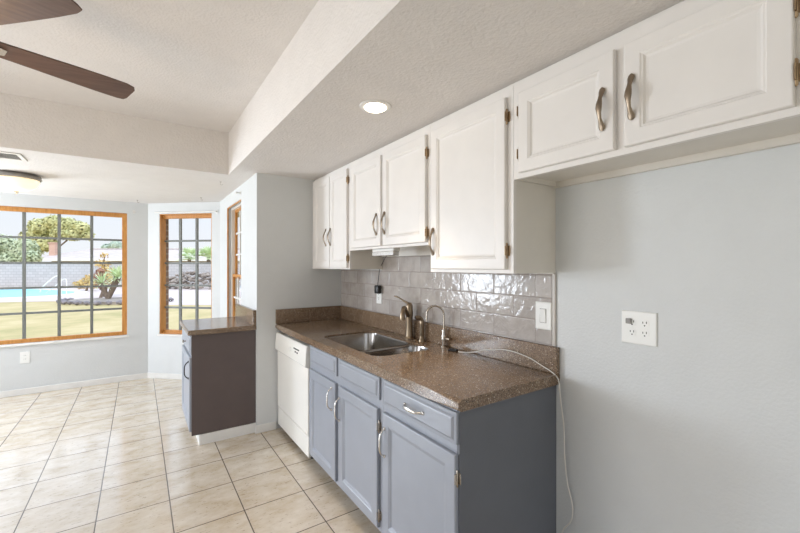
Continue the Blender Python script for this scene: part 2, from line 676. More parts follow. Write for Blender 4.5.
# walls listed so that "outward" is to the left of the walking direction
mb = MB()
mb.box(XR, XR + 0.15, YR, YS + 0.15, 0, ZS)
mb.build('wall_right', M['wall'], kind='structure')
mb = MB()
mb.box(XN, XR, YS, YS + 0.16, 0, ZS)
mb.build('wall_stub', M['wall'], kind='structure')

d_bay = (Vector((XN, YB2)) - Vector((XB, YB)))
L_bay = d_bay.length
d_bay.normalize()
WZ0, WZ1 = 0.560, 2.072


def rwall(name, A, d, L, holes=(), z1=ZS):
    """same as wall() but outward normal is d rotated -90 (walls walked the other way)"""
    A2 = Vector((A[0], A[1])) + Vector(d).normalized() * L
    hs = [(L - h1, L - h0, c0, c1) for (h0, h1, c0, c1) in holes][::-1]
    return wall(name, A2, -Vector(d).normalized(), L, 0, z1, hs)


# far wall from (-2.25,YF) to (XB,YF): outward +Y = d(1,0) rotated +90
W1A, W1B = -2.003, -0.1166
wall('wall_far', (-2.25, YF), (1, 0), XB + 2.25, 0, ZS, [(W1A + 2.25, W1B + 2.25, WZ0, WZ1)])
W2A, W2B = 0.160, 0.875
wall('wall_bay_right', (XB, YB), d_bay, L_bay, 0, ZS, [(W2A, W2B, WZ0, WZ1)], t_out=0.06)
# nook right wall from (XN,YB2) going -Y : outward +X = d(0,-1) rotated +90 -> (1,0)
W3A, W3B = YB2 - 4.735, YB2 - 4.005
wall('wall_nook_right', (XN, YB2), (0, -1), YB2 - YS - 0.16, 0, ZS, [(W3A, W3B, WZ0, WZ1)], t_in=0.075, t_out=0.03, outside='stucco')
# left part of the house, outside the picture
d_bl = (Vector((-2.25, YF)) - Vector((XL, YB2)))
L_bl = d_bl.length
wall('wall_bay_left', (XL, YB2), d_bl, L_bl, 0, ZS, [(0.1, L_bl - 0.1, WZ0, WZ1)])
wall('wall_left', (XL, YR), (0, 1), YB2 - YR, 0, ZM, [(-1.4 - YR, 0.2 - YR, WZ0, WZ1), (1.55 - YR, 3.45 - YR, 0.0, 2.06), (3.9 - YR, 5.1 - YR, WZ0, WZ1)])  # openings made up to hold the added fill lights
wall('wall_rear', (XR + 0.15, YR), (-1, 0), XR + 0.15 - XL, 0, ZM, [(0.35, 2.75, 0.05, 2.2)])  # opening made up for the rear fill light


# baseboards
def baseboard(name, p, q, t=0.014, h=0.068):
    p, q = Vector((*p, 0)), Vector((*q, 0))
    d = (q - p).normalized()
    n = Vector((d.y, -d.x, 0))
    mb = MB()
    mb.obox(p, q - p, n * t, Vector((0, 0, h)), 0.003)
    return mb.build(name, M['trimw'], kind='structure')


baseboard('baseboard_far', (-2.25, YF), (XB - 0.005, YF))
baseboard('baseboard_bay', (XB, YB), (XN, YB2))
baseboard('baseboard_nook', (XN, YB2 - 0.01), (XN, 4.14))
baseboard('baseboard_stub', (XN - 0.014, YS), (0.992, YS))
baseboard('baseboard_right', (XR, 1.07), (XR, YR))
# moulding along the top of the wall cabinets
mb = MB()
mb.box(1.345, 1.362, 0.181, YS - 0.003, 2.1865, ZS - 0.0005, 0.003)
mb.build('trim_cabinet_top', M['cabw'], kind='structure')


# ------------------------------------------------------------------ windows
def window(name, A, d, s0, s1, z0, z1, cols, rows, rec=0.055, fw=0.052, sash=False, sill=True, fwl=None, fwr=None, cuts=None, liner=0.0, lend=None):
    """window set into a wall that starts at A along d; outward normal = d rotated +90"""
    A, d = Vector((A[0], A[1], 0)), Vector((d[0], d[1], 0)).normalized()
    n = Vector((-d.y, d.x, 0))
    Z = Vector((0, 0, 1))
    root = thing(name, A + d * ((s0 + s1) / 2) + Z * z0, kind='structure')

    def bar(mb, a0, a1, b0, b1, n0, n1, bev=0.0):
        mb.obox(A + d * a0 + Z * b0 + n * n0, d * (a1 - a0), n * (n1 - n0), Z * (b1 - b0), bev)

    fl = fw if fwl is None else fwl
    fr_ = fw if fwr is None else fwr
    mb = MB()
    n0, n1 = rec, rec + 0.05
    bar(mb, s0 + 0.0005, s0 + fl, z0 + 0.0005, z1 - 0.0005, n0, n1, 0.003)
    bar(mb, s1 - fr_, s1 - 0.0005, z0 + 0.0005, z1 - 0.0005, n0, n1, 0.003)
    bar(mb, s0 + fl, s1 - fr_, z1 - fw, z1 - 0.0005, n0, n1, 0.003)
    bar(mb, s0 + fl, s1 - fr_, z0 + 0.0005, z0 + fw * 0.85, n0, n1, 0.003)
    mb.build('window_frame', M['trimw' if sash else 'oak'], root)
    if liner:
        mb = MB()
        lt = 0.011
        le = n0 - 0.0005 if lend is None else lend
        bar(mb, s0 + 0.0005, s0 + lt, z0 + 0.0005, z1 - 0.0005, liner, le, 0.002)
        bar(mb, s1 - lt, s1 - 0.0005, z0 + 0.0005, z1 - 0.0005, liner, le, 0.002)
        bar(mb, s0 + lt, s1 - lt, z1 - lt, z1 - 0.0005, liner, le, 0.002)
        bar(mb, s0 + lt, s1 - lt, z0 + 0.0005, z0 + lt, liner, le, 0.002)
        mb.build('jamb_liner', M['oak'], root)
    g0, g1 = s0 + fl, s1 - fr_
    h0, h1 = z0 + fw * 0.85, z1 - fw
    gm = rec + 0.035
    if sash:
        zm = 1.295
        for (a, b, off) in ((zm - 0.02, h1, 0.012), (h0, zm + 0.03, -0.012)):
            mb = MB()
            f2 = 0.03
            m0, m1 = gm + off - 0.012, gm + off + 0.012
            bar(mb, g0, g0 + f2, a, b, m0, m1)
            bar(mb, g1 - f2, g1, a, b, m0, m1)
            bar(mb, g0 + f2, g1 - f2, b - f2, b, m0, m1)
            bar(mb, g0 + f2, g1 - f2, a, a + f2, m0, m1)
            sh = mb.build('sash', M['oak'], root)
            mb = MB()
            for i in range(1, cols):
                s = g0 + f2 + (g1 - g0 - 2 * f2) * i / cols
                bar(mb, s - 0.01, s + 0.01, a + f2, b - f2, m0 + 0.004, m1 - 0.004)
            for j in range(1, rows):
                z = a + f2 + (b - a - 2 * f2) * j / rows
                bar(mb, g0 + f2, g1 - f2, z - 0.01, z + 0.01, m0 + 0.005, m1 - 0.005)
            mb.build('muntin_grid', M['trimw'], sh)
            mb = MB()
            bar(mb, g0 + f2, g1 - f2, a + f2, b - f2, (m0 + m1) / 2 - 0.001, (m0 + m1) / 2 + 0.001)
            mb.build('pane', M['glass'], sh)
    else:
        mb = MB()
        mw = 0.014
        for i in range(1, cols):
            s = cuts[i - 1] if cuts else g0 + (g1 - g0) * i / cols
            bar(mb, s - mw, s + mw, h0, h1, gm - 0.012, gm + 0.012)
        for j in range(1, rows):
            z = h0 + (h1 - h0) * j / rows
            bar(mb, g0, g1, z - mw * 0.85, z + mw * 0.85, gm - 0.010, gm + 0.010)
        mb.build('muntin_grid', M['muntin'], root)
        mb = MB()
        bar(mb, g0, g1, h0, h1, gm - 0.0015, gm + 0.0015)
        mb.build('pane', M['glass'], root)
    if sill:
        mb = MB()
        bar(mb, s0 - 0.02, s1 + 0.02, z0 - 0.022, z0 - 0.001, -0.018, rec + 0.02, 0.004)
        mb.build('window_sill', M['trimw'], root)
    return root


window('window_1', (-2.25, YF), (1, 0), W1A + 2.25, W1B + 2.25, WZ0, WZ1, 6, 5)
window('window_2', (XB, YB), d_bay, W2A, W2B, WZ0, WZ1, 3, 5, rec=0.05, fwl=0.012, fwr=0.012, cuts=(0.386, 0.616), liner=0.004)
window('window_3', (XN, YB2), (0, -1), W3A, W3B, WZ0, WZ1, 3, 3, rec=0.045, sash=True, fw=0.022, liner=0.002, lend=0.016)

# white curtain brackets and hooks left over from curtains
HG = 'curtain hardware left on nook walls'


def bracket(p, n, d, label):
    p, n, d = Vector(p), Vector(n), Vector(d)
    mb = MB()
    mb.obox(p - d * 0.012 - Vector((0, 0, 0.02)), d * 0.024, n * 0.004, Vector((0, 0, 0.04)), 0.001)
    mb.tube([p, p + n * 0.04], 0.006)
    mb.tube([p + n * 0.04 - d * 0.018, p + n * 0.04 + d * 0.018], 0.01)
    tag(mb.build('curtain_bracket', M['trimw']), label, 'bracket', HG)


bracket((-0.045, YF, 2.09), (0, -1, 0), (1, 0, 0), 'small pale curtain bracket at upper right corner of widest window')
nb = Vector((d_bay.y, -d_bay.x, 0))
pb = Vector((XB, YB, 0)) + Vector((*d_bay, 0)) * 0.945 + Vector((0, 0, 2.085))
bracket(pb, nb, (*d_bay, 0), 'small curtain bracket at upper right corner of narrow bay window')
bracket((XN, 4.02, 2.19 - 0.06), (-1, 0, 0), (0, 1, 0), 'small curtain bracket above side window beside kitchen partition')


def hook(x, y, label):
    mb = MB()
    mb.lathe([(0.009, ZS), (0.009, ZS - 0.004)], (x, y, 0), n=10)
    pts = [(x, y, ZS - 0.003), (x, y, ZS - 0.02)] + [(x + 0.010 - 0.010 * math.cos(a), y, ZS - 0.02 - 0.010 * math.sin(a)) for a in (0.6, 1.2, 1.8, 2.4, 3.0)]
    mb.tube(pts, 0.0022, 6)
    tag(mb.build('ceiling_hook', M['nickel']), label, 'hook', 'ceiling hooks in the nook')


hook(-0.01, 5.62, 'tiny ceiling hook between the two nook windows')
hook(0.60, 5.0, 'tiny ceiling hook above the narrow bay window')
hook(0.64, 3.96, 'tiny ceiling hook just past the beam corner')

# thin white curtain rail over the narrow bay window
mb = MB()
p0 = Vector((XB, YB, 2.084)) + Vector((*d_bay, 0)) * 0.10
mb.obox(p0, Vector((*d_bay, 0)) * 0.83, nb * 0.02, Vector((0, 0, 0.014)), 0.003)
tag(mb.build('curtain_rail', M['trimw']), 'thin white curtain rail above the narrow bay window', 'rail')


# ------------------------------------------------------------------ cabinet fronts
def cab_pull(p, parent, name='pull', L=0.145):
    """antique pull: two lobes with a waist, standing off a front that faces -X"""
    x, y, z = p
    prof = [(-0.5, 0.004, 0.006, 0.001), (-0.47, 0.010, 0.005, 0.004), (-0.41, 0.012, 0.005, 0.006), (-0.34, 0.009, 0.005, 0.013), (-0.24, 0.0065, 0.0045, 0.023), (-0.12, 0.0085, 0.0045, 0.029),
            (0.0, 0.012, 0.005, 0.031), (0.1, 0.0115, 0.005, 0.029), (0.22, 0.008, 0.0045, 0.022), (0.32, 0.0085, 0.005, 0.013), (0.41, 0.012, 0.005, 0.006), (0.47, 0.010, 0.005, 0.004), (0.5, 0.004, 0.005, 0.001)]
    mb = MB()
    mb.tube([(x - o * 0.8, y, z + s * L) for s, w, t, o in prof], [w * 0.95 for s, w, t, o in prof], 10, [t * 0.9 for s, w, t, o in prof])
    return mb.build(name, M['bronze'], parent, smooth=True)


def arch_pull(p, axis, parent, L=0.135, mat='silver', name='pull'):
    x, y, z = p
    mb = MB()
    pts, ra, rb = [], [], []
    for i in range(15):
        s = -0.5 + i / 14
        o = 0.032 * (1 - (2 * s) ** 4) * 0.95
        q = (x - o, y + s * L, z) if axis == 'Y' else (x - o, y, z + s * L)
        pts.append(q)
        wide = 0.0042 + 0.0042 * math.cos(s * PI) ** 2
        ra.append(wide if axis == 'Z' else 0.0042)
        rb.append(0.0042 if axis == 'Z' else wide)
    mb.tube(pts, ra, 10, rb)
    for s in (-0.5, 0.5):
        c = (x, y + s * L * 0.985, z) if axis == 'Y' else (x, y, z + s * L * 0.985)
        mb.lathe([(0.0085, 0.001), (0.0085, -0.003), (0.006, -0.007), (0.003, -0.008)], c, 'X', 14)
    return mb.build(name, M[mat], parent, smooth=True)


def hinge(x_frame, y, z, side, parent, mat='hinge'):
    """butterfly hinge: a leaf on the face frame and a knuckle at the door edge; side = +1 if the leaf lies at larger Y"""
    mb = MB()
    mb.box(x_frame - 0.003, x_frame + 0.001, y, y + side * 0.012, z - 0.022, z + 0.022, 0.001)
    mb.box(x_frame - 0.004, x_frame, y + side * 0.003, y + side * 0.014, z - 0.012, z + 0.012, 0.001)
    mb.lathe([(0.002, -0.034), (0.0045, -0.030), (0.0045, 0.030), (0.002, 0.034)], (x_frame - 0.008, y, z), n=10)
    mb.box(x_frame - 0.022, x_frame - 0.004, y - side * 0.0005, y + side * 0.002, z - 0.02, z + 0.02)
    return mb.build('hinge', M[mat], parent, smooth=True)


def door(x_frame, y0, y1, z0, z1, mat, parent, stile=0.052, t=0.019):
    mb = MB()
    mb.panel(x_frame - 0.0005, y0, y1, z0, z1, [(0, 0), (0, t - 0.005), (0.002, t - 0.001), (0.005, t), (stile - 0.004, t), (stile, t - 0.003), (stile + 0.004, t - 0.0035), (stile + 0.010, t - 0.009), (stile + 0.018, t - 0.0105)])
    return mb.build('door', mat, parent)


def drawer_front(x_frame, y0, y1, z0, z1, mat, parent, name='drawer', t=0.019):
    mb = MB()
    mb.panel(x_frame - 0.0005, y0, y1, z0, z1, [(0, 0), (0, t - 0.010), (0.003, t - 0.008), (0.014, t - 0.007), (0.022, t - 0.001), (0.025, t)])
    return mb.build(name, mat, parent)


XU = 1.325
GU = 'white wall cabinets under the soffit'


def wall_cabinet(y0, y1, z0, openings, label, hinge_specs, pulls, cleat=0.004):
    """openings: list of door (y0,y1,z0,z1); hinge_specs: (door index, y, z list, side); pulls: (door index, y, zc)"""
    zt = 2.186
    r = thing('wall_cabinet', ((XU + XR) / 2, (y0 + y1) / 2, z0), label, 'cabinet', GU)
    e = 0.0006
    mb = MB()
    mb.box(XU + 0.018, XR - 0.001, y0 + e, y0 + 0.016, z0, zt - e)
    mb.box(XU + 0.018, XR - 0.001, y1 - 0.016, y1 - e, z0, zt - e)
    mb.box(XU + 0.018, XR - 0.001, y0 + 0.016, y1 - 0.016, z0 + 0.022, z0 + 0.034)
    mb.box(XU + 0.018, XR - 0.001, y0 + 0.016, y1 - 0.016, zt - 0.014, zt - e)
    mb.box(XR - 0.02, XR - 0.001, y0 + 0.001, y1 - 0.001, z0 - cleat, z0 - 0.0005)
    mb.box(XR - 0.02, XR - 0.001, y0 + 0.016, y1 - 0.016, z0, z0 + 0.022)
    mb.build('body', M['cabin'], r)
    mb = MB()
    f = 0.034
    ys = sorted(openings)
    fa, fb = max(f, ys[0][0] - y0 + 0.012), max(f, y1 - ys[-1][1] + 0.012)
    mb.box(XU, XU + 0.018, y0 + e, y0 + fa, z0, zt - e)
    mb.box(XU, XU + 0.018, y1 - fb, y1 - e, z0, zt - e)
    mb.box(XU, XU + 0.018, y0 + fa, y1 - fb, z0, z0 + f)
    mb.box(XU, XU + 0.018, y0 + fa, y1 - fb, zt - f - 0.024, zt - e)
    for a, b in zip(ys, ys[1:]):
        m = (a[1] + b[0]) / 2
        mb.box(XU, XU + 0.018, m - 0.028, m + 0.028, z0 + f, zt - f - 0.024)
    mb.build('face_frame', M['cabw'], r)
    ds = [door(XU, a, b, c, d, M['cabw'], r) for (a, b, c, d) in openings]
    for di, y, zs, side in hinge_specs:
        for z in zs:
            hinge(XU, y, z, side, ds[di])
    for di, y, z in pulls:
        cab_pull((XU - 0.0195, y, z), ds[di])
    return r


wall_cabinet(2.640, 3.398, 1.392, [(2.985, 3.325, 1.402, 2.158), (2.662, 2.975, 1.402, 2.158)], 'tall white two-door wall cabinet against the grey partition', [(1, 2.660, (2.07, 1.475), -1)], [(0, 3.045, 1.655), (1, 2.955, 1.655)])
wall_cabinet(1.664, 2.6395, 1.532, [(2.165, 2.590, 1.548, 2.140), (1.690, 2.140, 1.548, 2.140)], 'shorter white two-door wall cabinet above the sink', [(1, 1.688, (2.04, 1.60), -1)], [(0, 2.215, 1.692), (1, 2.112, 1.692)], cleat=0.042)
wall_cabinet(1.098, 1.6635, 1.384, [(1.130, 1.640, 1.400, 2.143)], 'tall white single-door wall cabinet left of the over-fridge cabinet', [(0, 1.128, (2.06, 1.482), -1)], [(0, 1.618, 1.547)])
wall_cabinet(0.180, 1.0975, 1.783, [(0.669, 1.061, 1.803, 2.136), (0.243, 0.637, 1.803, 2.136)], 'short wide white cabinet over the empty fridge space', [(0, 1.063, (2.06, 1.882), 1), (1, 0.241, (2.05, 1.884), -1)], [(0, 0.706, 1.947), (1, 0.612, 1.955)])

# under-cabinet light
r = thing('under_cabinet_light', (1.37, 2.21, 1.53), 'small silvery under-cabinet light with ribbed lens below the sink cabinet', 'light')
mb = MB()
mb.box(1.35, 1.40, 2.075, 2.345, 1.514, 1.5318, 0.003)
mb.build('housing', M['white_pl'], r)
mb = MB()
for i in range(18):
    y = 2.080 + i * 0.0147
    mb.box(1.347, 1.398, y, y + 0.0125, 1.484, 1.514, 0.003)
mb.build('lens', M['silver'], r)

# ------------------------------------------------------------------ backsplash
mb = MB()
mb.box(XR - 0.008, XR - 0.0008, 1.1135, YS - 0.0008, 1.0395, 1.3835)
mb.box(XR - 0.008, XR - 0.0008, 1.664, 2.6385, 1.3835, 1.4895)
bs = mb.build('tile_backsplash', M['tile'])
tag(bs, 'glossy grey wavy subway tile backsplash behind the sink', 'backsplash')
mb = MB()
mb.box(XR - 0.010, XR - 0.0008, 1.094, 1.1125, 1.0395, 1.3835, 0.003)
mb.build('edge_trim', plain('grey_tile_edge', (198, 192, 185), 0.3), bs)

# ------------------------------------------------------------------ base run
XF = 1.013
ZT = 0.868
# dishwasher
r = thing('dishwasher', (1.3, 3.02, 0), 'white built-in dishwasher between the partition and blue cabinets', 'dishwasher')
Y0, Y1 = 2.656, 3.392
mb = MB()
mb.box(1.03, 1.60, Y0 + 0.005, Y1 - 0.004, 0.03, 0.855)
mb.build('body', M['slot'], r)
mb = MB()
mb.box(1.002, 1.03, Y0 + 0.002, Y1 - 0.004, 0.205, 0.690, 0.004)
mb.build('door', M['dw'], r)
mb = MB()
mb.rings([[(x, y, z) for (x, z) in [(1.03, 0.690), (0.990, 0.690), (0.982, 0.700), (0.986, 0.78), (0.992, 0.836), (1.000, 0.842), (1.03, 0.842)]] for y in (Y0 + 0.001, Y1 - 0.003)])
cons = mb.build('control_panel', M['dw'], r)
mb = MB()
for i in range(4):
    mb.box(0.9845, 0.990, 2.80 + i * 0.032, 2.823 + i * 0.032, 0.784, 0.793)
mb.box(0.982, 0.990, 2.865, 2.885, 0.762, 0.772)
mb.box(0.982, 0.990, 2.825, 2.845, 0.760, 0.770)
mb.build('button_marks', M['slot'], cons)
mb = MB()
mb.lathe([(0.020, 0.004), (0.020, -0.002), (0.016, -0.004)], (0.985, 3.0, 0.765), 'X', 18)
mb.build('knob', M['dw'], cons, smooth=True)
mb = MB()
mb.box(1.006, 1.03, Y0 + 0.002, Y1 - 0.004, 0.045, 0.197, 0.004)
mb.build('kick_plate', M['dw'], r)

GB = 'blue-grey base cabinets'


def base_cabinet(y0, y1, doors, drawers, label, stiles, end=False):
    r = thing('base_cabinet', ((XF + XR) / 2, (y0 + y1) / 2, 0), label, 'cabinet', GB)
    e = 0.0006
    mb = MB()
    for a, b in ((y0 + e, y0 + 0.016), (y1 - 0.016, y1 - e)):
        first = end and a < y0 + 0.01
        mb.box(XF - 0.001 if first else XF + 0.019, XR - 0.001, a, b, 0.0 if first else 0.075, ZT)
    mb.box(XF + 0.019, XR - 0.001, y0 + 0.016, y1 - 0.016, 0.075, 0.09)
    mb.box(XR - 0.016, XR - 0.001, y0 + 0.016, y1 - 0.016, 0.09, ZT)
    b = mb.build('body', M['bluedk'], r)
    mb = MB()
    f = 0.03
    mb.box(XF, XF + 0.0185, y0 + (0.0165 if end else e), y0 + f, 0.075, ZT)
    mb.box(XF, XF + 0.019, y1 - f, y1 - e, 0.075, ZT)
    for s in stiles:
        mb.box(XF, XF + 0.019, s - 0.035, s + 0.035, 0.12, 0.68)
        mb.box(XF, XF + 0.019, s - 0.035, s + 0.035, 0.755, ZT - 0.02)
    for a, c in ((0.075, 0.12), (0.68, 0.755), (ZT - 0.02, ZT)):
        mb.box(XF, XF + 0.019, y0 + f, y1 - f, a, c)
    mb.build('face_frame', M['blue'], r)
    mb = MB()
    mb.box(XF + 0.08, XF + 0.095, y0 + 0.001 if not end else y0 + 0.017, y1 - 0.001, 0.0, 0.0745)
    mb.build('toe_kick', M['toe'], r)
    for (a, b_, z0, z1, hy, hs, py, pz) in doors:
        dd = door(XF, a, b_, z0, z1, M['blue'], r, stile=0.058)
        if hy is not None:
            for z in (z1 - 0.09, z0 + 0.06):
                hinge(XF, hy, z, hs, dd, 'nickel')
        arch_pull((XF - 0.0195, py, pz), 'Z', dd)
    for (a, b_, z0, z1, has) in drawers:
        dd = drawer_front(XF, a, b_, z0, z1, M['blue'], r, 'drawer' if has else 'false_drawer_front')
        if has:
            arch_pull((XF - 0.0195, (a + b_) / 2, (z0 + z1) / 2), 'Y', dd)
    return r


base_cabinet(1.648, 2.650, [(2.184, 2.612, 0.098, 0.697, None, 1, 2.232, 0.592), (1.681, 2.134, 0.098, 0.697, 1.679, -1, 2.118, 0.562)],
             [(2.180, 2.614, 0.742, 0.855, False), (1.672, 2.138, 0.742, 0.855, False)], 'blue-grey two-door sink base cabinet next to the dishwasher', [2.160])
base_cabinet(1.094, 1.6475, [(1.102, 1.628, 0.098, 0.697, 1.1005, -1, 1.606, 0.557)], [(1.100, 1.628, 0.734, 0.857, True)], 'blue-grey base cabinet with drawer and door at the counter end', [], end=True)

# countertop with sink cut-out
def rounded(x0, x1, y0, y1, rad, n=6):
    pts = []
    for cx, cy, a0 in ((x1 - rad, y1 - rad, 0), (x0 + rad, y1 - rad, 90), (x0 + rad, y0 + rad, 180), (x1 - rad, y0 + rad, 270)):
        for i in range(n + 1):
            a = math.radians(a0 + 90 * i / n)
            pts.append((cx + rad * math.cos(a), cy + rad * math.sin(a)))
    return pts


SX0, SX1, SY0, SY1 = 1.082, 1.505, 1.838, 2.622
CX0, CX1, CY0, CY1 = 0.988, XR - 0.0008, 1.0756, YS - 0.0008
hole = rounded(SX0, SX1, SY0, SY1, 0.085)


def slab_with_hole(mb, x0, x1, y0, y1, z0, z1, hole):
    bm = mb.bm
    # split into a frame: for every hole vertex connect to the outline by angle sorting (bridge with a resampled outline)
    cx, cy = sum(p[0] for p in hole) / len(hole), sum(p[1] for p in hole) / len(hole)

    def to_edge(p):
        dx, dy = p[0] - cx, p[1] - cy
        k = min([((x1 - cx) / dx) if dx > 1e-9 else 1e9, ((x0 - cx) / dx) if dx < -1e-9 else 1e9, ((y1 - cy) / dy) if dy > 1e-9 else 1e9, ((y0 - cy) / dy) if dy < -1e-9 else 1e9])
        return (cx + dx * k, cy + dy * k)

    H = list(hole)
    # add hole points whose rays reach the slab's corners
    for qx, qy in ((x1, y1), (x0, y1), (x0, y0), (x1, y0)):
        best = None
        for i in range(len(H)):
            a, b = H[i], H[(i + 1) % len(H)]
            dx, dy = qx - cx, qy - cy
            ex, ey = b[0] - a[0], b[1] - a[1]
            den = dx * ey - dy * ex
            if abs(den) < 1e-12:
                continue
            t = ((a[0] - cx) * ey - (a[1] - cy) * ex) / den
            u = ((a[0] - cx) * dy - (a[1] - cy) * dx) / den
            if t > 0 and -1e-9 <= u < 1 - 1e-9:
                best = (i, (a[0] + ex * u, a[1] + ey * u))
        if best and min(math.dist(best[1], h) for h in H) > 1e-6:
            H.insert(best[0] + 1, best[1])
    O = [to_edge(p) for p in H]
    n = len(H)
    ht = [bm.verts.new((*p, z1)) for p in H]
    hb = [bm.verts.new((*p, z0)) for p in H]
    ot = [bm.verts.new((*p, z1)) for p in O]
    obm = [bm.verts.new((*p, z0)) for p in O]
    es = []
    for i in range(n):
        j = (i + 1) % n
        bm.faces.new((ot[i], ot[j], ht[j], ht[i]))
        bm.faces.new((ht[i], ht[j], hb[j], hb[i]))
        bm.faces.new((hb[i], hb[j], obm[j], obm[i]))
        bm.faces.new((obm[i], obm[j], ot[j], ot[i]))
    return ot, obm


mb = MB()
ot, obt = slab_with_hole(mb, CX0, CX1, CY0, CY1, ZT + 0.0005, 0.914, hole)
mb.bm.edges.ensure_lookup_table()
fe = []
for ed in mb.bm.edges:
    a, b = ed.verts
    if abs(a.co.z - b.co.z) < 1e-6 and ((abs(a.co.x - CX0) < 1e-5 and abs(b.co.x - CX0) < 1e-5)):
        fe.append(ed)
bmesh.ops.bevel(mb.bm, geom=fe, offset=0.016, segments=4, profile=0.5, affect='EDGES')
ct = mb.build('countertop', M['counter'], smooth=False)
tag(ct, 'brown speckled L-shaped countertop with rounded front edge around the sink', 'countertop')
mb = MB()
mb.box(XR - 0.026, XR - 0.0009, CY0, CY1 - 0.0005, 0.9142, 1.039, 0.003, 2)
mb.build('back_splash', M['counter'], ct)
mb = MB()
mb.box(CX0, XR - 0.0265, YS - 0.024, YS - 0.001, 0.9142, 1.039, 0.003, 2)
mb.build('side_splash', M['counter'], ct)

# stainless double sink
r = thing('sink', (1.29, 2.23, 0.70), 'stainless steel double-bowl undermount sink in the brown countertop', 'sink')


def bowl(name, x0, x1, y0, y1, depth, rad, dc):
    z1 = 0.902
    R = []
    for ins, z in ((0.001, z1), (0.004, z1 - 0.012), (0.012, z1 - depth + 0.05), (0.028, z1 - depth + 0.015), (0.06, z1 - depth)):
        R.append([(px, py, z) for px, py in rounded(x0 + ins, x1 - ins, y0 + ins, y1 - ins, max(rad - max(ins, 0) * 0.6, 0.02))])
    mb = MB()
    mb.rings(R, cap0=False, cap1=True)
    b = mb.build(name, M['steel'], r, smooth=True)
    mb = MB()
    mb.lathe([(0.043, z1 - depth + 0.0005), (0.043, z1 - depth + 0.003), (0.034, z1 - depth + 0.003), (0.030, z1 - depth + 0.001)], (*dc, 0), n=24)
    mb.build('drain', M['slot'], b, smooth=True)
    return b


bowl('large_bowl', SX0 + 0.002, SX1 - 0.002, 2.077, SY1 - 0.002, 0.20, 0.08, (1.33, 2.36))
bowl('small_bowl', SX0 + 0.016, SX1 - 0.002, SY0 + 0.002, 2.045, 0.16, 0.08, (1.33, 1.94))
mb = MB()
mb.box(SX0 + 0.03, SX1 - 0.012, 2.037, 2.085, 0.893, 0.9015, 0.003, 2)
mb.build('divider', M['steel'], r, smooth=True)

# main faucet
r = thing('kitchen_faucet', (1.560, 2.195, 0.914), 'bronze single-handle faucet with short curved spout behind the sink', 'faucet')
fx, fy = 1.560, 2.195
mb = MB()
mb.lathe([(0.032, 0.9145), (0.032, 0.920), (0.026, 0.926), (0.0240, 0.94), (0.0225, 1.00), (0.0235, 1.06), (0.0255, 1.075), (0.0255, 1.105), (0.0225, 1.125), (0.0235, 1.13), (0.0225, 1.142), (0.016, 1.157), (0.008, 1.163)], (fx, fy, 0), n=24)
mb.build('body', M['champ'], r, smooth=True)
mb = MB()
d = Vector((-0.80, -0.55, 0)).normalized()
pp = []
for s, z in ((0.005, 1.075), (0.025, 1.075), (0.05, 1.092), (0.07, 1.115), (0.085, 1.13), (0.10, 1.137), (0.116, 1.134), (0.128, 1.118), (0.134, 1.10), (0.136, 1.08), (0.136, 1.06)):
    pp.append((fx + d.x * s, fy + d.y * s, z))
mb.tube(pp, [0.013, 0.013, 0.013, 0.013, 0.0135, 0.014, 0.0145, 0.015, 0.016, 0.0175, 0.017], 14)
mb.build('spout', M['champ'], r, smooth=True)
mb = MB()
d2 = Vector((-0.55, 0.80, 0)).normalized()
mb.tube([(fx + d2.x * s, fy + d2.y * s, z) for s, z in ((0.0, 1.152), (0.025, 1.164), (0.05, 1.178), (0.08, 1.194), (0.10, 1.202), (0.115, 1.205))], [0.009, 0.0075, 0.0055, 0.005, 0.0055, 0.003], 10)
mb.build('lever_handle', M['champ'], r, smooth=True)

# side sprayer
r = thing('side_sprayer', (1.568, 2.062, 0.914), 'bronze side sprayer between the large faucet and thin gooseneck tap', 'sprayer')
sx, sy = 1.568, 2.062
mb = MB()
mb.lathe([(0.024, 0.9145), (0.024, 0.920), (0.019, 0.928), (0.016, 0.945), (0.014, 0.95)], (sx, sy, 0), n=20)
mb.build('base', M['champ'], r, smooth=True)
mb = MB()
mb.lathe([(0.0125, 0.948), (0.0145, 0.965), (0.0145, 1.02), (0.016, 1.03), (0.016, 1.045), (0.013, 1.055)], (sx, sy, 0), n=18)
mb.tube([(sx, sy, 1.045), (sx - 0.004, sy, 1.06), (sx - 0.015, sy + 0.003, 1.072), (sx - 0.034, sy + 0.006, 1.074), (sx - 0.044, sy + 0.008, 1.07)], [0.013, 0.014, 0.015, 0.0165, 0.0165], 14)
mb.build('spray_head', M['champ'], r, smooth=True)

# filtered-water gooseneck
r = thing('water_filter_tap', (1.571, 1.842, 0.914), 'thin gooseneck filtered-water tap nearest the switch', 'faucet')
gx_, gy_ = 1.571, 1.842
mb = MB()
mb.lathe([(0.019, 0.9145), (0.019, 0.919), (0.012, 0.925), (0.012, 0.955), (0.0145, 0.958), (0.0145, 0.985), (0.011, 0.995), (0.009, 1.02), (0.0065, 1.028)], (gx_, gy_, 0), n=20)
mb.build('body', M['nickel'], r, smooth=True)
mb = MB()
d = Vector((-0.86, 0.5, 0)).normalized()
pts = [(gx_, gy_, 1.02), (gx_, gy_, 1.08), (gx_, gy_, 1.115)]
R0 = 0.054
for i in range(1, 13):
    a = PI * i / 12 * 1.02
    pts.append((gx_ + d.x * R0 * (1 - math.cos(a)), gy_ + d.y * R0 * (1 - math.cos(a)), 1.115 + R0 * math.sin(a)))
pts.append((gx_ + d.x * 2 * R0 * 1.0, gy_ + d.y * 2 * R0, 1.075))
mb.tube(pts, 0.0058, 10)
mb.build('gooseneck', M['nickel'], r, smooth=True)
mb = MB()
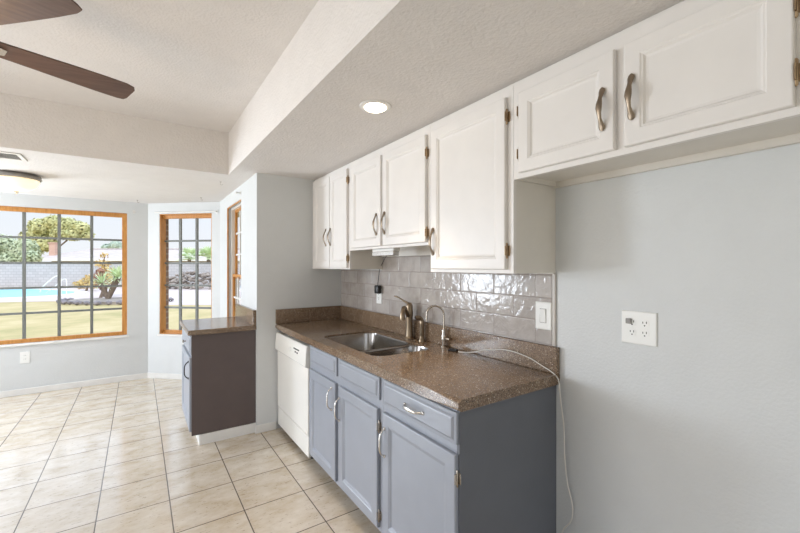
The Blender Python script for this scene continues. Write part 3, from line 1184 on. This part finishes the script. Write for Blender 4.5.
mb.tube([(gx_, gy_, 0.970), (gx_ - 0.004, gy_ - 0.02, 0.970), (gx_ - 0.006, gy_ - 0.034, 0.970), (gx_ - 0.007, gy_ - 0.05, 0.971), (gx_ - 0.008, gy_ - 0.066, 0.973)], [0.008, 0.008, 0.012, 0.011, 0.009], 12)
mb.build('lever_handle', M['bronze'], r, smooth=True)


# ------------------------------------------------------------------ wall plates
def plate(face_pts, mat=None):
    pass


def outlet_faces(mb, x, y, z, out, slots):
    """duplex receptacle on plane facing -X"""
    for dz in (-0.0195, 0.0195):
        pts = []
        for i in range(16):
            a = 2 * PI * i / 16
            pts.append((max(-0.0145, min(0.0145, 0.0172 * math.cos(a))), 0.0172 * math.sin(a) * 0.92))
        out.rings([[(x, y + p[0], z + dz + p[1]) for p in pts], [(x - 0.0015, y + p[0], z + dz + p[1]) for p in pts]])
        for sy_, sh in ((-0.0063, 0.0042), (0.0063, 0.0036)):
            q = MB()
            q.box(x - 0.0019, x - 0.001, y + sy_ - 0.0013, y + sy_ + 0.0013, z + dz + 0.0005, z + dz + 0.0005 + sh * 2)
            slots.append(q)
        q = MB()
        q.lathe([(0.0026, -0.001), (0.0026, -0.0019)], (x, y, z + dz - 0.0075), 'X', 10)
        slots.append(q)


def plate_box(x, y0, y1, z0, z1, parent, t=0.006):
    mb = MB()
    mb.panel(x, y0, y1, z0, z1, [(0, 0), (0, t * 0.5), (0.002, t * 0.85), (0.005, t)])
    return mb.build('cover_plate', M['white_pl'], parent)


def outlet(x, yc, zc, w, h, cols, label, name='wall_outlet'):
    r = thing(name, (x, yc, zc), label, 'outlet', None)
    plate_box(x - 0.0003, yc - w / 2, yc + w / 2, zc - h / 2, zc + h / 2, r)
    for i in range(cols):
        y = yc + (i - (cols - 1) / 2) * 0.046
        o_, s_ = MB(), []
        outlet_faces(None, x - 0.006, y, zc, o_, s_)
        rc = o_.build('receptacle', M['white_pl'], r)
        for q in s_:
            q.build('slot', M['slot'], rc)
        mb = MB()
        mb.lathe([(0.003, -0.0055), (0.003, -0.0072), (0.002, -0.0076)], (x, y, zc), 'X', 10)
        mb.build('screw', M['white_pl'], r)
    return r


outlet(XR, 0.733, 1.174, 0.129, 0.129, 2, 'white four-socket outlet plate on the bare right wall')
r = thing('plug_adapter', (XR - 0.01, 0.756, 1.194), 'small grey plug adapter in upper left socket of the four-socket outlet', 'adapter')
mb = MB()
mb.box(XR - 0.0165, XR - 0.0085, 0.757, 0.777, 1.188, 1.209, 0.002, 2)
mb.build('body', M['grey_pl'], r)

r = thing('light_switch', (XR - 0.008, 1.157, 1.178), 'white rocker light switch on the tile at the counter end', 'switch')
plate_box(XR - 0.0083, 1.113, 1.201, 1.112, 1.244, r)
mb = MB()
mb.panel(XR - 0.0143, 1.139, 1.175, 1.144, 1.212, [(0, 0), (0, 0.0005), (0.0015, 0.0005)])
mb.build('bezel', M['grey_pl'], r)
mb = MB()
mb.rings([[(x, y, z) for (x, z) in ((XR - 0.0145, 1.1465), (XR - 0.0160, 1.1465), (XR - 0.0175, 1.178), (XR - 0.0205, 1.2095), (XR - 0.0145, 1.2095))] for y in (1.1415, 1.1725)])
mb.build('rocker', M['white_pl'], r)

outlet(XR - 0.008, 2.690, 1.174, 0.076, 0.122, 1, 'white outlet on the tile left of the faucet')
r = thing('power_adapter', (XR - 0.016, 2.672, 1.23), 'black plug-in adapter in the tile outlet left of the faucet', 'adapter')
mb = MB()
mb.box(XR - 0.052, XR - 0.0165, 2.640, 2.702, 1.196, 1.262, 0.010, 3)
mb.build('body', M['black'], r, smooth=True)
mb = MB()
pts = [(XR - 0.034, 2.672, 1.258), (XR - 0.033, 2.672, 1.28), (XR - 0.028, 2.672, 1.31), (XR - 0.022, 2.671, 1.36), (XR - 0.019, 2.662, 1.40), (XR - 0.024, 2.61, 1.445), (XR - 0.04, 2.55, 1.48), (XR - 0.06, 2.45, 1.520), (1.42, 2.34, 1.523), (1.399, 2.33, 1.523)]
mb.tube(pts, 0.0024, 8)
mb.build('cord', M['black'], r, smooth=True)

# far wall outlet (faces -Y): built like the others then turned
r = thing('wall_outlet', (-1.037, YF, 0.408), 'white outlet low on the far wall under the widest window', 'outlet')
mb = MB()
mb.box(-1.077, -0.997, YF - 0.006, YF - 0.0003, 0.345, 0.471, 0.002, 2)
mb.build('cover_plate', M['white_pl'], r)
mb = MB()
sl = []
for dz in (-0.02, 0.02):
    mb.lathe([(0.0165, YF - 0.005), (0.0165, YF - 0.0075)], (-1.037, 0, 0.408 + dz), 'Y', 16)
    for dx in (-0.0063, 0.0063):
        q = MB()
        q.box(-1.037 + dx - 0.0012, -1.037 + dx + 0.0012, YF - 0.0082, YF - 0.007, 0.408 + dz, 0.408 + dz + 0.008)
        sl.append(q)
rc = mb.build('receptacle', M['white_pl'], r)
for q in sl:
    q.build('slot', M['slot'], rc)

# ------------------------------------------------------------------ white usb cable on the counter
r = thing('charging_cable', (1.50, 1.72, 0.914), 'white cable with black plug trailing off the counter to the floor', 'cable')
mb = MB()
mb.obox((1.515, 1.742, 0.9147), (0.028, 0.012, 0), (0.022, -0.052, 0), (0, 0, 0.011), 0.003, 2)
mb.build('plug', M['black'], r)
mb = MB()
CPTS = [(1.536, 1.672, 0.9195), (1.548, 1.64, 0.9205), (1.560, 1.57, 0.933), (1.572, 1.506, 0.954), (1.585, 1.366, 0.980), (1.590, 1.233, 0.968), (1.590, 1.155, 0.944), (1.591, 1.098, 0.924), (1.592, 1.068, 0.902), (1.593, 1.060, 0.870), (1.594, 1.056, 0.813), (1.596, 1.040, 0.689), (1.598, 1.037, 0.551), (1.600, 1.024, 0.437), (1.602, 1.002, 0.350), (1.602, 1.008, 0.278), (1.600, 1.049, 0.207), (1.600, 1.058, 0.10), (1.596, 1.04, 0.02), (1.57, 1.00, 0.006), (1.52, 0.95, 0.005)]


def smooth_pts(P, k=5):
    out = []
    P = [Vector(p) for p in P]
    for i in range(len(P) - 1):
        p0, p1, p2, p3 = P[max(i - 1, 0)], P[i], P[i + 1], P[min(i + 2, len(P) - 1)]
        for j in range(k):
            t = j / k
            out.append(0.5 * ((2 * p1) + (p2 - p0) * t + (2 * p0 - 5 * p1 + 4 * p2 - p3) * t * t + (3 * p1 - p0 - 3 * p2 + p3) * t ** 3))
    out.append(P[-1])
    return out


mb.tube(smooth_pts(CPTS), 0.0028, 8)
mb.build('cord', M['cable'], r, smooth=True)

# ------------------------------------------------------------------ nook cabinet
r = thing('nook_cabinet', (0.59, 3.78, 0), 'dark brown-sided base cabinet along the nook wall under the side window', 'cabinet')
NX, NY0, NY1 = 0.352, 3.432, 4.118
mb = MB()
mb.box(NX - 0.006, XN - 0.0008, NY0, NY0 + 0.018, 0.082, 0.874)
mb.box(NX + 0.019, XN - 0.0008, NY1 - 0.018, NY1, 0.082, 0.874)
mb.box(NX + 0.019, XN - 0.0008, NY0 + 0.018, NY1 - 0.018, 0.082, 0.10)
mb.box(XN - 0.016, XN - 0.0008, NY0 + 0.018, NY1 - 0.018, 0.10, 0.874)
mb.build('body', M['brown'], r)
mb = MB()
for a, b in ((NY0 + 0.0185, NY0 + 0.045), (NY1 - 0.035, NY1)):
    mb.box(NX, NX + 0.0185, a, b, 0.082, 0.874)
for a, b in ((0.082, 0.12), (0.67, 0.73), (0.845, 0.874)):
    mb.box(NX, NX + 0.0185, NY0 + 0.045, NY1 - 0.035, a, b)
mb.build('face_frame', M['blue'], r)
mb = MB()
mb.box(NX + 0.046, XN - 0.001, NY0 - 0.012, NY0 - 0.0005, 0.0, 0.0805, 0.002)
mb.box(NX + 0.046, NX + 0.06, NY0, NY1, 0.0, 0.0805)
mb.build('kick_board', M['trimw'], r)
dd = door(NX, NY0 + 0.030, NY1 - 0.02, 0.105, 0.690, M['blue'], r, stile=0.055)
arch_pull((NX - 0.0195, NY0 + 0.08, 0.585), 'Z', dd, mat='slot')
dd = drawer_front(NX, NY0 + 0.030, NY1 - 0.02, 0.712, 0.852, M['blue'], r)
mb = MB()
mb.lathe([(0.006, 0.001), (0.005, -0.012), (0.014, -0.018), (0.014, -0.024), (0.008, -0.027)], (NX - 0.019, NY0 + 0.30, 0.782), 'X', 16)
mb.build('knob', M['nickel'], dd, smooth=True)
mb = MB()
mb.box(0.316, XN - 0.0008, YS + 0.002, 4.126, 0.8745, 0.914, 0.007, 3)
nct = mb.build('nook_countertop', M['counter'])
tag(nct, 'brown speckled counter slab on the dark nook cabinet', 'countertop')
mb = MB()
mb.box(XN - 0.028, XN - 0.001, YS + 0.012, 4.126, 0.9142, 1.042, 0.003, 2)
mb.build('back_splash', M['counter'], nct)

# ------------------------------------------------------------------ ceiling fixtures
r = thing('recessed_downlight', (0.974, 1.662, ZS), 'round recessed downlight glowing warm in the soffit', 'light')
mb = MB()
mb.lathe([(0.0535, ZS - 0.004), (0.056, ZS - 0.006), (0.070, ZS - 0.006), (0.078, ZS - 0.003), (0.079, ZS - 0.0003), (0.0535, ZS - 0.0003)], (0.974, 1.662, 0), n=40)
mb.build('trim_ring', M['trimw'], r, smooth=True)
mb = MB()
mb.lathe([(0.0525, ZS - 0.0005), (0.0525, ZS - 0.010), (0.046, ZS - 0.015), (0.02, ZS - 0.017)], (0.974, 1.662, 0), n=32)
mb.build('lens', M['ledglow'], r, smooth=True)
ld = bpy.data.lights.new('downlight_lamp', 'SPOT')
ld.energy = 42
ld.color = (1, 0.80, 0.58)
ld.spot_size = math.radians(74)
ld.spot_blend = 1.0
ld.shadow_soft_size = 0.045
lo = bpy.data.objects.new('downlight_lamp', ld)
C.objects.link(lo)
lo.location = (0.974, 1.662, ZS - 0.03)

r = thing('flush_ceiling_light', (-0.87, 4.61, ZS), 'lit alabaster flush-mount ceiling light in the nook', 'light')
gc = (-0.87, 4.61, 0)
mb = MB()
mb.lathe([(0.12, ZS - 0.0005), (0.146, ZS - 0.004), (0.157, ZS - 0.016), (0.160, ZS - 0.022), (0.164, ZS - 0.034), (0.164, ZS - 0.042), (0.155, ZS - 0.046), (0.14, ZS - 0.046)], gc, n=48)
mb.build('canopy_ring', plain('grey_satin_metal', (150, 147, 143), 0.4, 1.0), r, smooth=True)
mb = MB()
mb.lathe([(0.146, ZS - 0.0465), (0.150, ZS - 0.056), (0.142, ZS - 0.080), (0.128, ZS - 0.108), (0.092, ZS - 0.130), (0.05, ZS - 0.144), (0.01, ZS - 0.149)], gc, n=48)
mb.build('glass_bowl', M['globe'], r, smooth=True)
mb = MB()
mb.lathe([(0.016, ZS - 0.147), (0.016, ZS - 0.153), (0.009, ZS - 0.158), (0.011, ZS - 0.165), (0.004, ZS - 0.172)], gc, n=18)
mb.build('finial', M['nickel'], r, smooth=True)
ld = bpy.data.lights.new('nook_lamp', 'POINT')
ld.energy = 0.6
ld.color = (1, 0.86, 0.68)
ld.shadow_soft_size = 0.08
lo = bpy.data.objects.new('nook_lamp', ld)
C.objects.link(lo)
lo.location = (gc[0], gc[1], ZS - 0.24)

r = thing('ceiling_vent', (-0.95, 3.87, ZS), 'white louvred ceiling vent beside the beam at left edge', 'vent')
mb = MB()
vx0, vx1, vy0, vy1 = -1.08, -0.69, 3.755, 3.985
fw = 0.026
for a in ((vx0, vx1, vy0, vy0 + fw), (vx0, vx1, vy1 - fw, vy1), (vx0, vx0 + fw, vy0 + fw, vy1 - fw), (vx1 - fw, vx1, vy0 + fw, vy1 - fw)):
    mb.box(*a, ZS - 0.007, ZS - 0.0005, 0.002)
mb.build('frame', M['trimw'], r)
mb = MB()
mb.box(vx0 + fw, vx1 - fw, vy0 + fw, vy1 - fw, ZS - 0.0015, ZS - 0.0006)
mb.build('backing', M['slot'], r)
for i in range(9):
    y = vy0 + fw + 0.008 + i * 0.0195
    mb = MB()
    mb.obox((vx0 + fw, y, ZS - 0.0065), (vx1 - vx0 - 2 * fw, 0, 0), (0, 0.009, 0.0048), (0, -0.0006, 0.001))
    mb.build('louvre', M['trimw'], r)

# ceiling fan
HUB = Vector((-0.632, 2.097, 0))
ZB = 2.277
r = thing('ceiling_fan', (HUB.x, HUB.y, ZM), 'five-blade walnut ceiling fan at upper left', 'fan')
mb = MB()
mb.lathe([(0.075, ZM - 0.0005), (0.075, ZM - 0.03), (0.06, ZM - 0.06), (0.02, ZM - 0.07)], HUB, n=32)
mb.lathe([(0.013, ZM - 0.065), (0.013, ZB + 0.13)], HUB, n=16)
mb.build('downrod', M['nickel'], r, smooth=True)
mb = MB()
mb.lathe([(0.03, ZB + 0.15), (0.09, ZB + 0.13), (0.115, ZB + 0.09), (0.12, ZB + 0.04), (0.11, ZB + 0.005), (0.07, ZB - 0.02), (0.06, ZB - 0.05)], HUB, n=40)
mb.build('motor_housing', M['nickel'], r, smooth=True)
mb = MB()
mb.lathe([(0.06, ZB - 0.051), (0.11, ZB - 0.07), (0.125, ZB - 0.10), (0.11, ZB - 0.14), (0.07, ZB - 0.165), (0.02, ZB - 0.175)], HUB, n=40)
mb.build('light_bowl', M['globe'], r, smooth=True)
ld = bpy.data.lights.new('fan_lamp', 'POINT')
ld.energy = 5
ld.color = (1, 0.72, 0.45)
ld.shadow_soft_size = 0.07
lo = bpy.data.objects.new('fan_lamp', ld)
C.objects.link(lo)
lo.location = (HUB.x, HUB.y, ZB - 0.27)
A0 = 0.409
PITCH = -0.19
for k in range(5):
    ang = A0 - k * 2 * PI / 5
    ca, sa = math.cos(ang), math.sin(ang)

    def tw(s, w, h):
        """blade frame: s along, w across (+ = counter-clockwise side), h up; pitched about its axis"""
        w2, h2 = w * math.cos(PITCH) - h * math.sin(PITCH), w * math.sin(PITCH) + h * math.cos(PITCH)
        return (HUB.x + s * ca - w2 * sa, HUB.y + s * sa + w2 * ca, ZB + h2)

    outline = [(0.13, -0.050), (0.30, -0.060), (0.42, -0.068), (0.53, -0.072), (0.61, -0.072), (0.645, -0.060), (0.655, -0.04), (0.655, 0.045), (0.648, 0.066), (0.62, 0.072), (0.53, 0.070), (0.42, 0.064), (0.30, 0.056), (0.13, 0.046)]
    mb = MB()
    mb.rings([[tw(s, w, h) for s, w in outline] for h in (-0.003, 0.003)])
    bl = mb.build('blade', M['blade'], r)
    mb = MB()
    mb.rings([[tw(s, w, h) for s, w in ((0.08, -0.018), (0.15, -0.02), (0.175, -0.030), (0.207, -0.020), (0.207, 0.020), (0.175, 0.030), (0.15, 0.02), (0.08, 0.018))] for h in (-0.008, -0.0032)])
    mb.build('blade_bracket', M['nickel'], bl)

# ------------------------------------------------------------------ the yard outside
GZ = -0.15


def yd(rr_, dd_, z=0.0):
    """yard axes: r runs along the block wall, d is the distance out from the house"""
    return Vector((rr_ * CY + dd_ * SY, -rr_ * SY + dd_ * CY, z))


def xy(rr_, dd_):
    p = yd(rr_, dd_)
    return (p.x, p.y)


mb = MB()
mb.poly([yd(-90, -20, GZ), yd(60, -20, GZ), yd(60, 110, GZ), yd(-90, 110, GZ)])
mb.build('lawn', M['lawn'], kind='structure')
mb = MB()
mb.prism([xy(-34, 14.2), xy(-22, 15.6), xy(-17.4, 16.6), xy(-14, 17.6), xy(-10, 15.6), xy(6, 15.2), xy(6, 28.4), xy(-45, 28.4)], GZ - 0.05, GZ + 0.015)
mb.build('pool_deck', M['deck'], kind='structure')
pool_pts = [(-30, 17.4), (-24, 17.6), (-20, 18.0), (-18.7, 18.9), (-18.1, 20.2), (-18.2, 21.6), (-19.4, 23.2), (-22, 24.8), (-25, 26.0), (-30, 26.3)]
pool = thing('swimming_pool', yd(-24, 22, GZ), 'turquoise swimming pool across the lawn', 'pool')
mb = MB()
mb.prism([xy(*p) for p in pool_pts], GZ, GZ + 0.03)
mb.build('water', M['water'], pool)
cen = Vector((-25, 21.8))
outer = [tuple(cen + (Vector(p) - cen) * (1 + 0.6 / (Vector(p) - cen).length)) for p in pool_pts]
mb = MB()
for i in range(len(pool_pts)):
    j = (i + 1) % len(pool_pts)
    mb.prism([xy(*pool_pts[i]), xy(*pool_pts[j]), xy(*outer[j]), xy(*outer[i])], GZ, GZ + 0.05)
mb.build('coping', M['coping'], pool)
# pool handrail
mb = MB()
rl = []
for u_, z_ in ((-18.0 - 1.0, 0.06), (-18.9, 0.30), (-18.6, 0.58), (-18.3, 0.82), (-18.12, 0.90), (-17.98, 0.86), (-17.92, 0.72), (-17.92, 0.3), (-17.92, -0.09)):
    rl.append(yd(u_ + 0.25, 20.2, z_))
mb.tube(smooth_pts(rl), 0.03, 8)
mb.tube(smooth_pts([yd(p_ + 0.25, 20.75, max(z_, -0.08)) for p_, z_ in ((-19.15, 0.0), (-18.75, 0.30), (-18.4, 0.62), (-18.2, 0.72), (-18.1, 0.6), (-18.1, -0.12))]), 0.022, 8)
tag(mb.build('pool_handrail', M['coping'], smooth=True), 'white curved handrail at the pool edge', 'handrail')

mb = MB()
o_ = yd(-48, 28.5, GZ)
mb.obox(o_, yd(52, 0), yd(0, 0.2), (0, 0, 1.74))
mb.obox(yd(-48, 28.46, GZ + 1.74), yd(52, 0), yd(0, 0.28), (0, 0, 0.05))
mb.build('wall_yard', M['block'], kind='structure')

# stone planting bed
rnd = random.Random(3)
bed_c = (-12.25, 16.9)


def rock(mb, p, s):
    bm = bmesh.new()
    bmesh.ops.create_icosphere(bm, subdivisions=1, radius=s)
    sc = Vector((rnd.uniform(0.8, 1.35), rnd.uniform(0.8, 1.35), rnd.uniform(0.6, 0.9)))
    ro = Matrix.Rotation(rnd.uniform(0, 6.28), 3, 'Z')
    vs = {}
    for v in bm.verts:
        q = ro @ Vector((v.co.x * sc.x, v.co.y * sc.y, v.co.z * sc.z)) * rnd.uniform(0.88, 1.1)
        vs[v] = mb.bm.verts.new(Vector(p) + q)
    for f in bm.faces:
        mb.bm.faces.new([vs[v] for v in f.verts])
    bm.free()


proto = []
for i in range(6):
    mb = MB()
    rock(mb, (0, 0, 0), 0.125)
    me = mb.build('edging_stone', M['stone'])
    proto.append(me)
nst = 0
for i in range(18):
    t = i / 17
    a = PI * 0.98 + t * PI * 1.04
    rr2 = bed_c[0] + 2.2 * math.cos(a)
    dd2 = bed_c[1] + 1.5 * math.sin(a)
    src = proto[i % 6]
    o = src if i < 6 else src.copy()
    if i >= 6:
        C.objects.link(o)
    o.location = yd(rr2, dd2, GZ + 0.10)
    o.rotation_euler = (0, 0, i * 1.3)
    tag(o, 'purple-grey edging stone in the curved border around the yucca', 'stone', 'edging stones of the planting bed')
mb = MB()
mb.prism([xy(bed_c[0] + 1.95 * math.cos(2 * PI * i / 28), bed_c[1] + 1.25 * math.sin(2 * PI * i / 28)) for i in range(28)], GZ - 0.02, GZ + 0.12)
tag(mb.build('planting_bed', M['rubble']), 'raised stony bed under the yucca', 'planting bed', kind='structure')

# yucca with forked trunks
yb = yd(-12.95, 17.2, GZ + 0.1)
yu = thing('yucca', yb, 'green spiky yucca with forked trunks in the stone bed', 'plant')
tips = [(-0.28, 0.0, 0.70), (0.22, 0.2, 1.0), (0.55, -0.1, 0.95)]
for (dr, dd3, h) in tips:
    mb = MB()
    tp = yb + yd(dr, dd3, h)
    mid = yb + yd(dr * 0.45, dd3 * 0.4, h * 0.45)
    mb.tube(smooth_pts([yb, mid, tp]), 0.085, 8)
    mb.build('trunk', M['bark'], yu, smooth=True)
    mb = MB()
    for k in range(54):
        a = rnd.uniform(0, 2 * PI)
        el = rnd.uniform(-0.5, 1.4)
        L = rnd.uniform(0.45, 0.75)
        dv_ = Vector((math.cos(a) * math.cos(el), math.sin(a) * math.cos(el), math.sin(el)))
        side = dv_.cross(Vector((0, 0, 1))).normalized() * 0.028
        up_ = side.cross(dv_).normalized() * 0.006
        m_ = tp + dv_ * L * 0.5
        e_ = tp + dv_ * L - Vector((0, 0, 0.08))
        mb.rings([[tp + side * 0.6, tp + up_, tp - side * 0.6], [m_ + side, m_ + up_, m_ - side], [e_ + side * 0.1, e_ + up_ * 0.3, e_ - side * 0.1]])
    mb.build('leaf_crown', M['leaf_y'], yu)


def leaf_cloud(mb, blobs, n, size):
    tot = sum(b[3] ** 2 for b in blobs)
    for (cx, cy, cz, rad) in blobs:
        k = int(n * rad ** 2 / tot)
        for _ in range(k):
            d_ = Vector((rnd.gauss(0, 1), rnd.gauss(0, 1), rnd.gauss(0, 1))).normalized()
            p = Vector((cx, cy, cz)) + Vector((d_.x, d_.y, d_.z * 0.85)) * rad * (rnd.uniform(0.45, 1.0) ** 0.6)
            t1 = Vector((rnd.gauss(0, 1), rnd.gauss(0, 1), rnd.gauss(0, 1))).normalized()
            t2 = d_.cross(t1)
            if t2.length < 1e-3:
                continue
            t2.normalize()
            t1 = (t1 - d_ * t1.dot(d_) * 0.5).normalized()
            s = size * rnd.uniform(0.6, 1.3)
            v = [mb.bm.verts.new(p + t1 * s), mb.bm.verts.new(p + t2 * s * 0.5), mb.bm.verts.new(p - t1 * s), mb.bm.verts.new(p - t2 * s * 0.5)]
            mb.bm.faces.new(v)


def tree(name, r_, d_, base_z, trunk_h, blobs, n, size, mat, label, group=None):
    """blobs in yard axes: (dr, dd, z, radius)"""
    b = yd(r_, d_, base_z)
    t = thing(name, b, label, 'tree' if 'tree' in name else 'bush', group)
    mb = MB()
    top = yd(r_, d_, base_z + trunk_h)
    mb.tube([b, b + (top - b) * 0.5 + yd(0.1, 0), top], [0.02 * trunk_h + 0.06, 0.016 * trunk_h + 0.04, 0.008 * trunk_h + 0.02], 8)
    for (dr, dd_, z, rad) in blobs[:6]:
        mb.tube([b + (top - b) * 0.6, yd(r_ + dr, d_ + dd_, z)], [0.01 * trunk_h + 0.03, 0.02], 6)
    mb.build('trunk', M['bark'], t, smooth=True)
    mb = MB()
    leaf_cloud(mb, [(*yd(r_ + dr, d_ + dd_), z, rad) if False else (yd(r_ + dr, d_ + dd_).x, yd(r_ + dr, d_ + dd_).y, z, rad) for (dr, dd_, z, rad) in blobs], n, size)
    mb.build('foliage', M[mat], t)
    return t


GT = 'trees beyond the block wall'
# grey-green tree at the left, just beyond the wall (d 34)
tree('shade_tree', -34.6, 34, GZ, 3.4, [(-2.5, 0, 3.2, 1.5), (-0.5, 0, 3.1, 1.4), (1.2, 0.3, 2.6, 1.3), (2.2, -0.2, 2.1, 0.9), (-1.2, -0.6, 1.9, 1.2), (0.8, -0.6, 1.7, 1.0), (-4.2, 0, 2.4, 1.5), (1.6, 0.2, 3.1, 0.9)], 8500, 0.18, 'leaf_a', 'grey-green shade tree beyond the wall at left edge', GT)
# taller yellow-green tree behind it (d 52)
tree('shade_tree', -46.4, 52, GZ, 6.0, [(-1.7, 0, 6.6, 1.5), (0.0, 0, 7.2, 1.3), (1.6, 0.3, 6.9, 1.3), (2.6, 0, 5.7, 1.1), (3.9, 0, 6.5, 0.9), (-2.8, 0, 5.2, 1.5), (-1.2, 0, 4.4, 1.4), (4.2, 0.3, 5.6, 0.8), (-3.5, 0, 3.6, 1.6), (0.9, 0, 5.9, 1.2), (3.2, 0, 6.9, 0.8)], 8500, 0.22, 'leaf_b', 'tall yellow-green tree rising behind the brick chimney', GT)
tree('distant_tree', -50.0, 68, GZ, 4.2, [(-1.5, 0, 4.6, 0.9), (0.2, 0, 5.0, 1.1), (1.8, 0, 4.5, 0.8)], 1300, 0.22, 'leaf_c', 'hazy distant tree above the pale roof', GT)
tree('ochre_bush', -19.6, 24.2, GZ, 0.5, [(0, 0, 0.35, 0.45), (-0.5, 0.1, 0.25, 0.35), (0.5, 0, 0.28, 0.36), (0.15, 0, 0.65, 0.3)], 900, 0.07, 'leaf_o', 'dry ochre bush against the block wall')
tree('flowering_shrub', -14.95, 19.6, GZ, 0.9, [(-0.1, 0, 1.5, 0.35), (0.1, 0, 1.1, 0.4), (0.25, 0, 0.7, 0.4), (0.0, 0, 1.95, 0.18)], 500, 0.08, 'leaf_o', 'tall yellow-flowered shrub left of the yucca')
tree('reddish_shrub', -14.45, 18.7, GZ, 0.7, [(-0.1, 0, 0.9, 0.28), (0.05, 0, 0.55, 0.3), (0.0, 0, 1.15, 0.2)], 380, 0.07, 'leaf_r', 'reddish shrub beside the yucca')


# fan palms beyond the wall
def fan_palm(r_, d_, h, label):
    b = yd(r_, d_, GZ)
    t = thing('fan_palm', b, label, 'palm', 'fan palms beyond the block wall')
    top = yd(r_, d_, GZ + h)
    mb = MB()
    mb.tube([b, (b + top) / 2, top], [0.2, 0.16, 0.14], 10)
    mb.build('trunk', M['bark'], t, smooth=True)
    mb = MB()
    for k in range(26):
        a = 2 * PI * k / 26 * 3.1
        el = rnd.uniform(-0.15, 1.45)
        dv_ = Vector((math.cos(a) * math.cos(el), math.sin(a) * math.cos(el), math.sin(el)))
        pe = top + dv_ * 0.48
        side = dv_.cross(Vector((0, 0, 1)))
        side = side.normalized() if side.length > 1e-3 else Vector((1, 0, 0))
        nn = side.cross(dv_)
        for j in range(9):
            th = (j - 4) * 0.30
            ld_ = dv_ * math.cos(th) + side * math.sin(th)
            tip = pe + ld_ * 0.6 - Vector((0, 0, 0.06))
            wv_ = nn.cross(ld_).normalized() * 0.045
            m_ = pe + ld_ * 0.33
            mb.rings([[pe + wv_ * 0.2, pe + nn * 0.01, pe - wv_ * 0.2], [m_ + wv_, m_ + nn * 0.015, m_ - wv_], [tip + wv_ * 0.1, tip + nn * 0.004, tip - wv_ * 0.1]])
        mb.tube([top, pe], 0.018, 5)
    mb.build('leaf_crown', M['leaf_y'], t)
    return t


fan_palm(-17.6, 32.4, 2.2, 'left fan palm of two showing above the wall in the narrow window')
fan_palm(-15.6, 31.6, 2.25, 'right fan palm of two showing above the wall in the narrow window')

# rubble heap in front of the wall, seen through the narrow window
mb = MB()
for i in range(230):
    x_ = rnd.uniform(-2.4, 2.2)
    hmax = 1.15 * max(0.05, 1 - (x_ - 0.4) ** 2 / 7.5)
    z_ = rnd.uniform(0, hmax)
    rock(mb, yd(-14.6 + x_, 26.8 - rnd.uniform(0, 1.3) * (1 - z_ / 1.3), GZ + z_ + 0.05), rnd.uniform(0.08, 0.17))
tag(mb.build('rubble_heap', M['rubble']), 'heap of brown rubble against the block wall', 'rubble', kind='stuff')

# neighbour's house
hs = thing('neighbour_house', yd(-34, 48, GZ), 'low neighbouring house with pale tiled roof beyond the wall', 'house')
mb = MB()
mb.obox(yd(-40, 44.5, GZ), yd(36, 0), yd(0, 9), (0, 0, 2.35))
mb.build('house_wall', M['stucco'], hs)
mb = MB()
zr, ze = 3.55, 2.22
a0, a1 = -42.6, -3
f_l, f_r, k_l, k_r = yd(a0, 43.8, ze), yd(a1, 43.8, ze), yd(a0, 54.5, ze), yd(a1, 54.5, ze)
m_l, m_r = yd(a0 + 3.2, 49.1, zr), yd(a1 - 3, 49.1, zr)
up = Vector((0, 0, 0.18))
mb.rings([[f_l, m_l, k_l], [f_l + up, m_l + up, k_l + up]]) if False else None
vs = [mb.bm.verts.new(p) for p in (f_l, f_r, k_r, k_l, m_l, m_r)]
for f in ((0, 1, 5, 4), (2, 3, 4, 5), (3, 0, 4), (1, 2, 5), (3, 2, 1, 0)):
    mb.bm.faces.new([vs[i] for i in f])
mb.build('roof', M['roof'], hs)
mb = MB()
mb.obox(yd(a0, 43.72, ze - 0.22), yd(a1 - a0, 0), yd(0, 0.08), (0, 0, 0.24))
mb.build('fascia', M['fascia'], hs)
mb = MB()
for i in range(60):
    rr3 = a0 + 3.4 + i * 0.6
    mb.obox(yd(rr3, 48.95, zr - 0.02), yd(0.5, 0), yd(0, 0.3), (0, 0, 0.13), 0.04)
mb.build('ridge_tiles', M['roof'], hs)
mb = MB()
mb.obox(yd(-41.3, 45.6, ze + 0.1), yd(0.7, 0), yd(0, 0.5), (0, 0, 1.75))
mb.obox(yd(-41.38, 45.52, ze + 1.85), yd(0.86, 0), yd(0, 0.66), (0, 0, 0.14))
mb.build('chimney', M['chim'], hs)

# drop the helper property from the empties
for o in bpy.data.objects:
    if 'base' in o:
        del o['base']
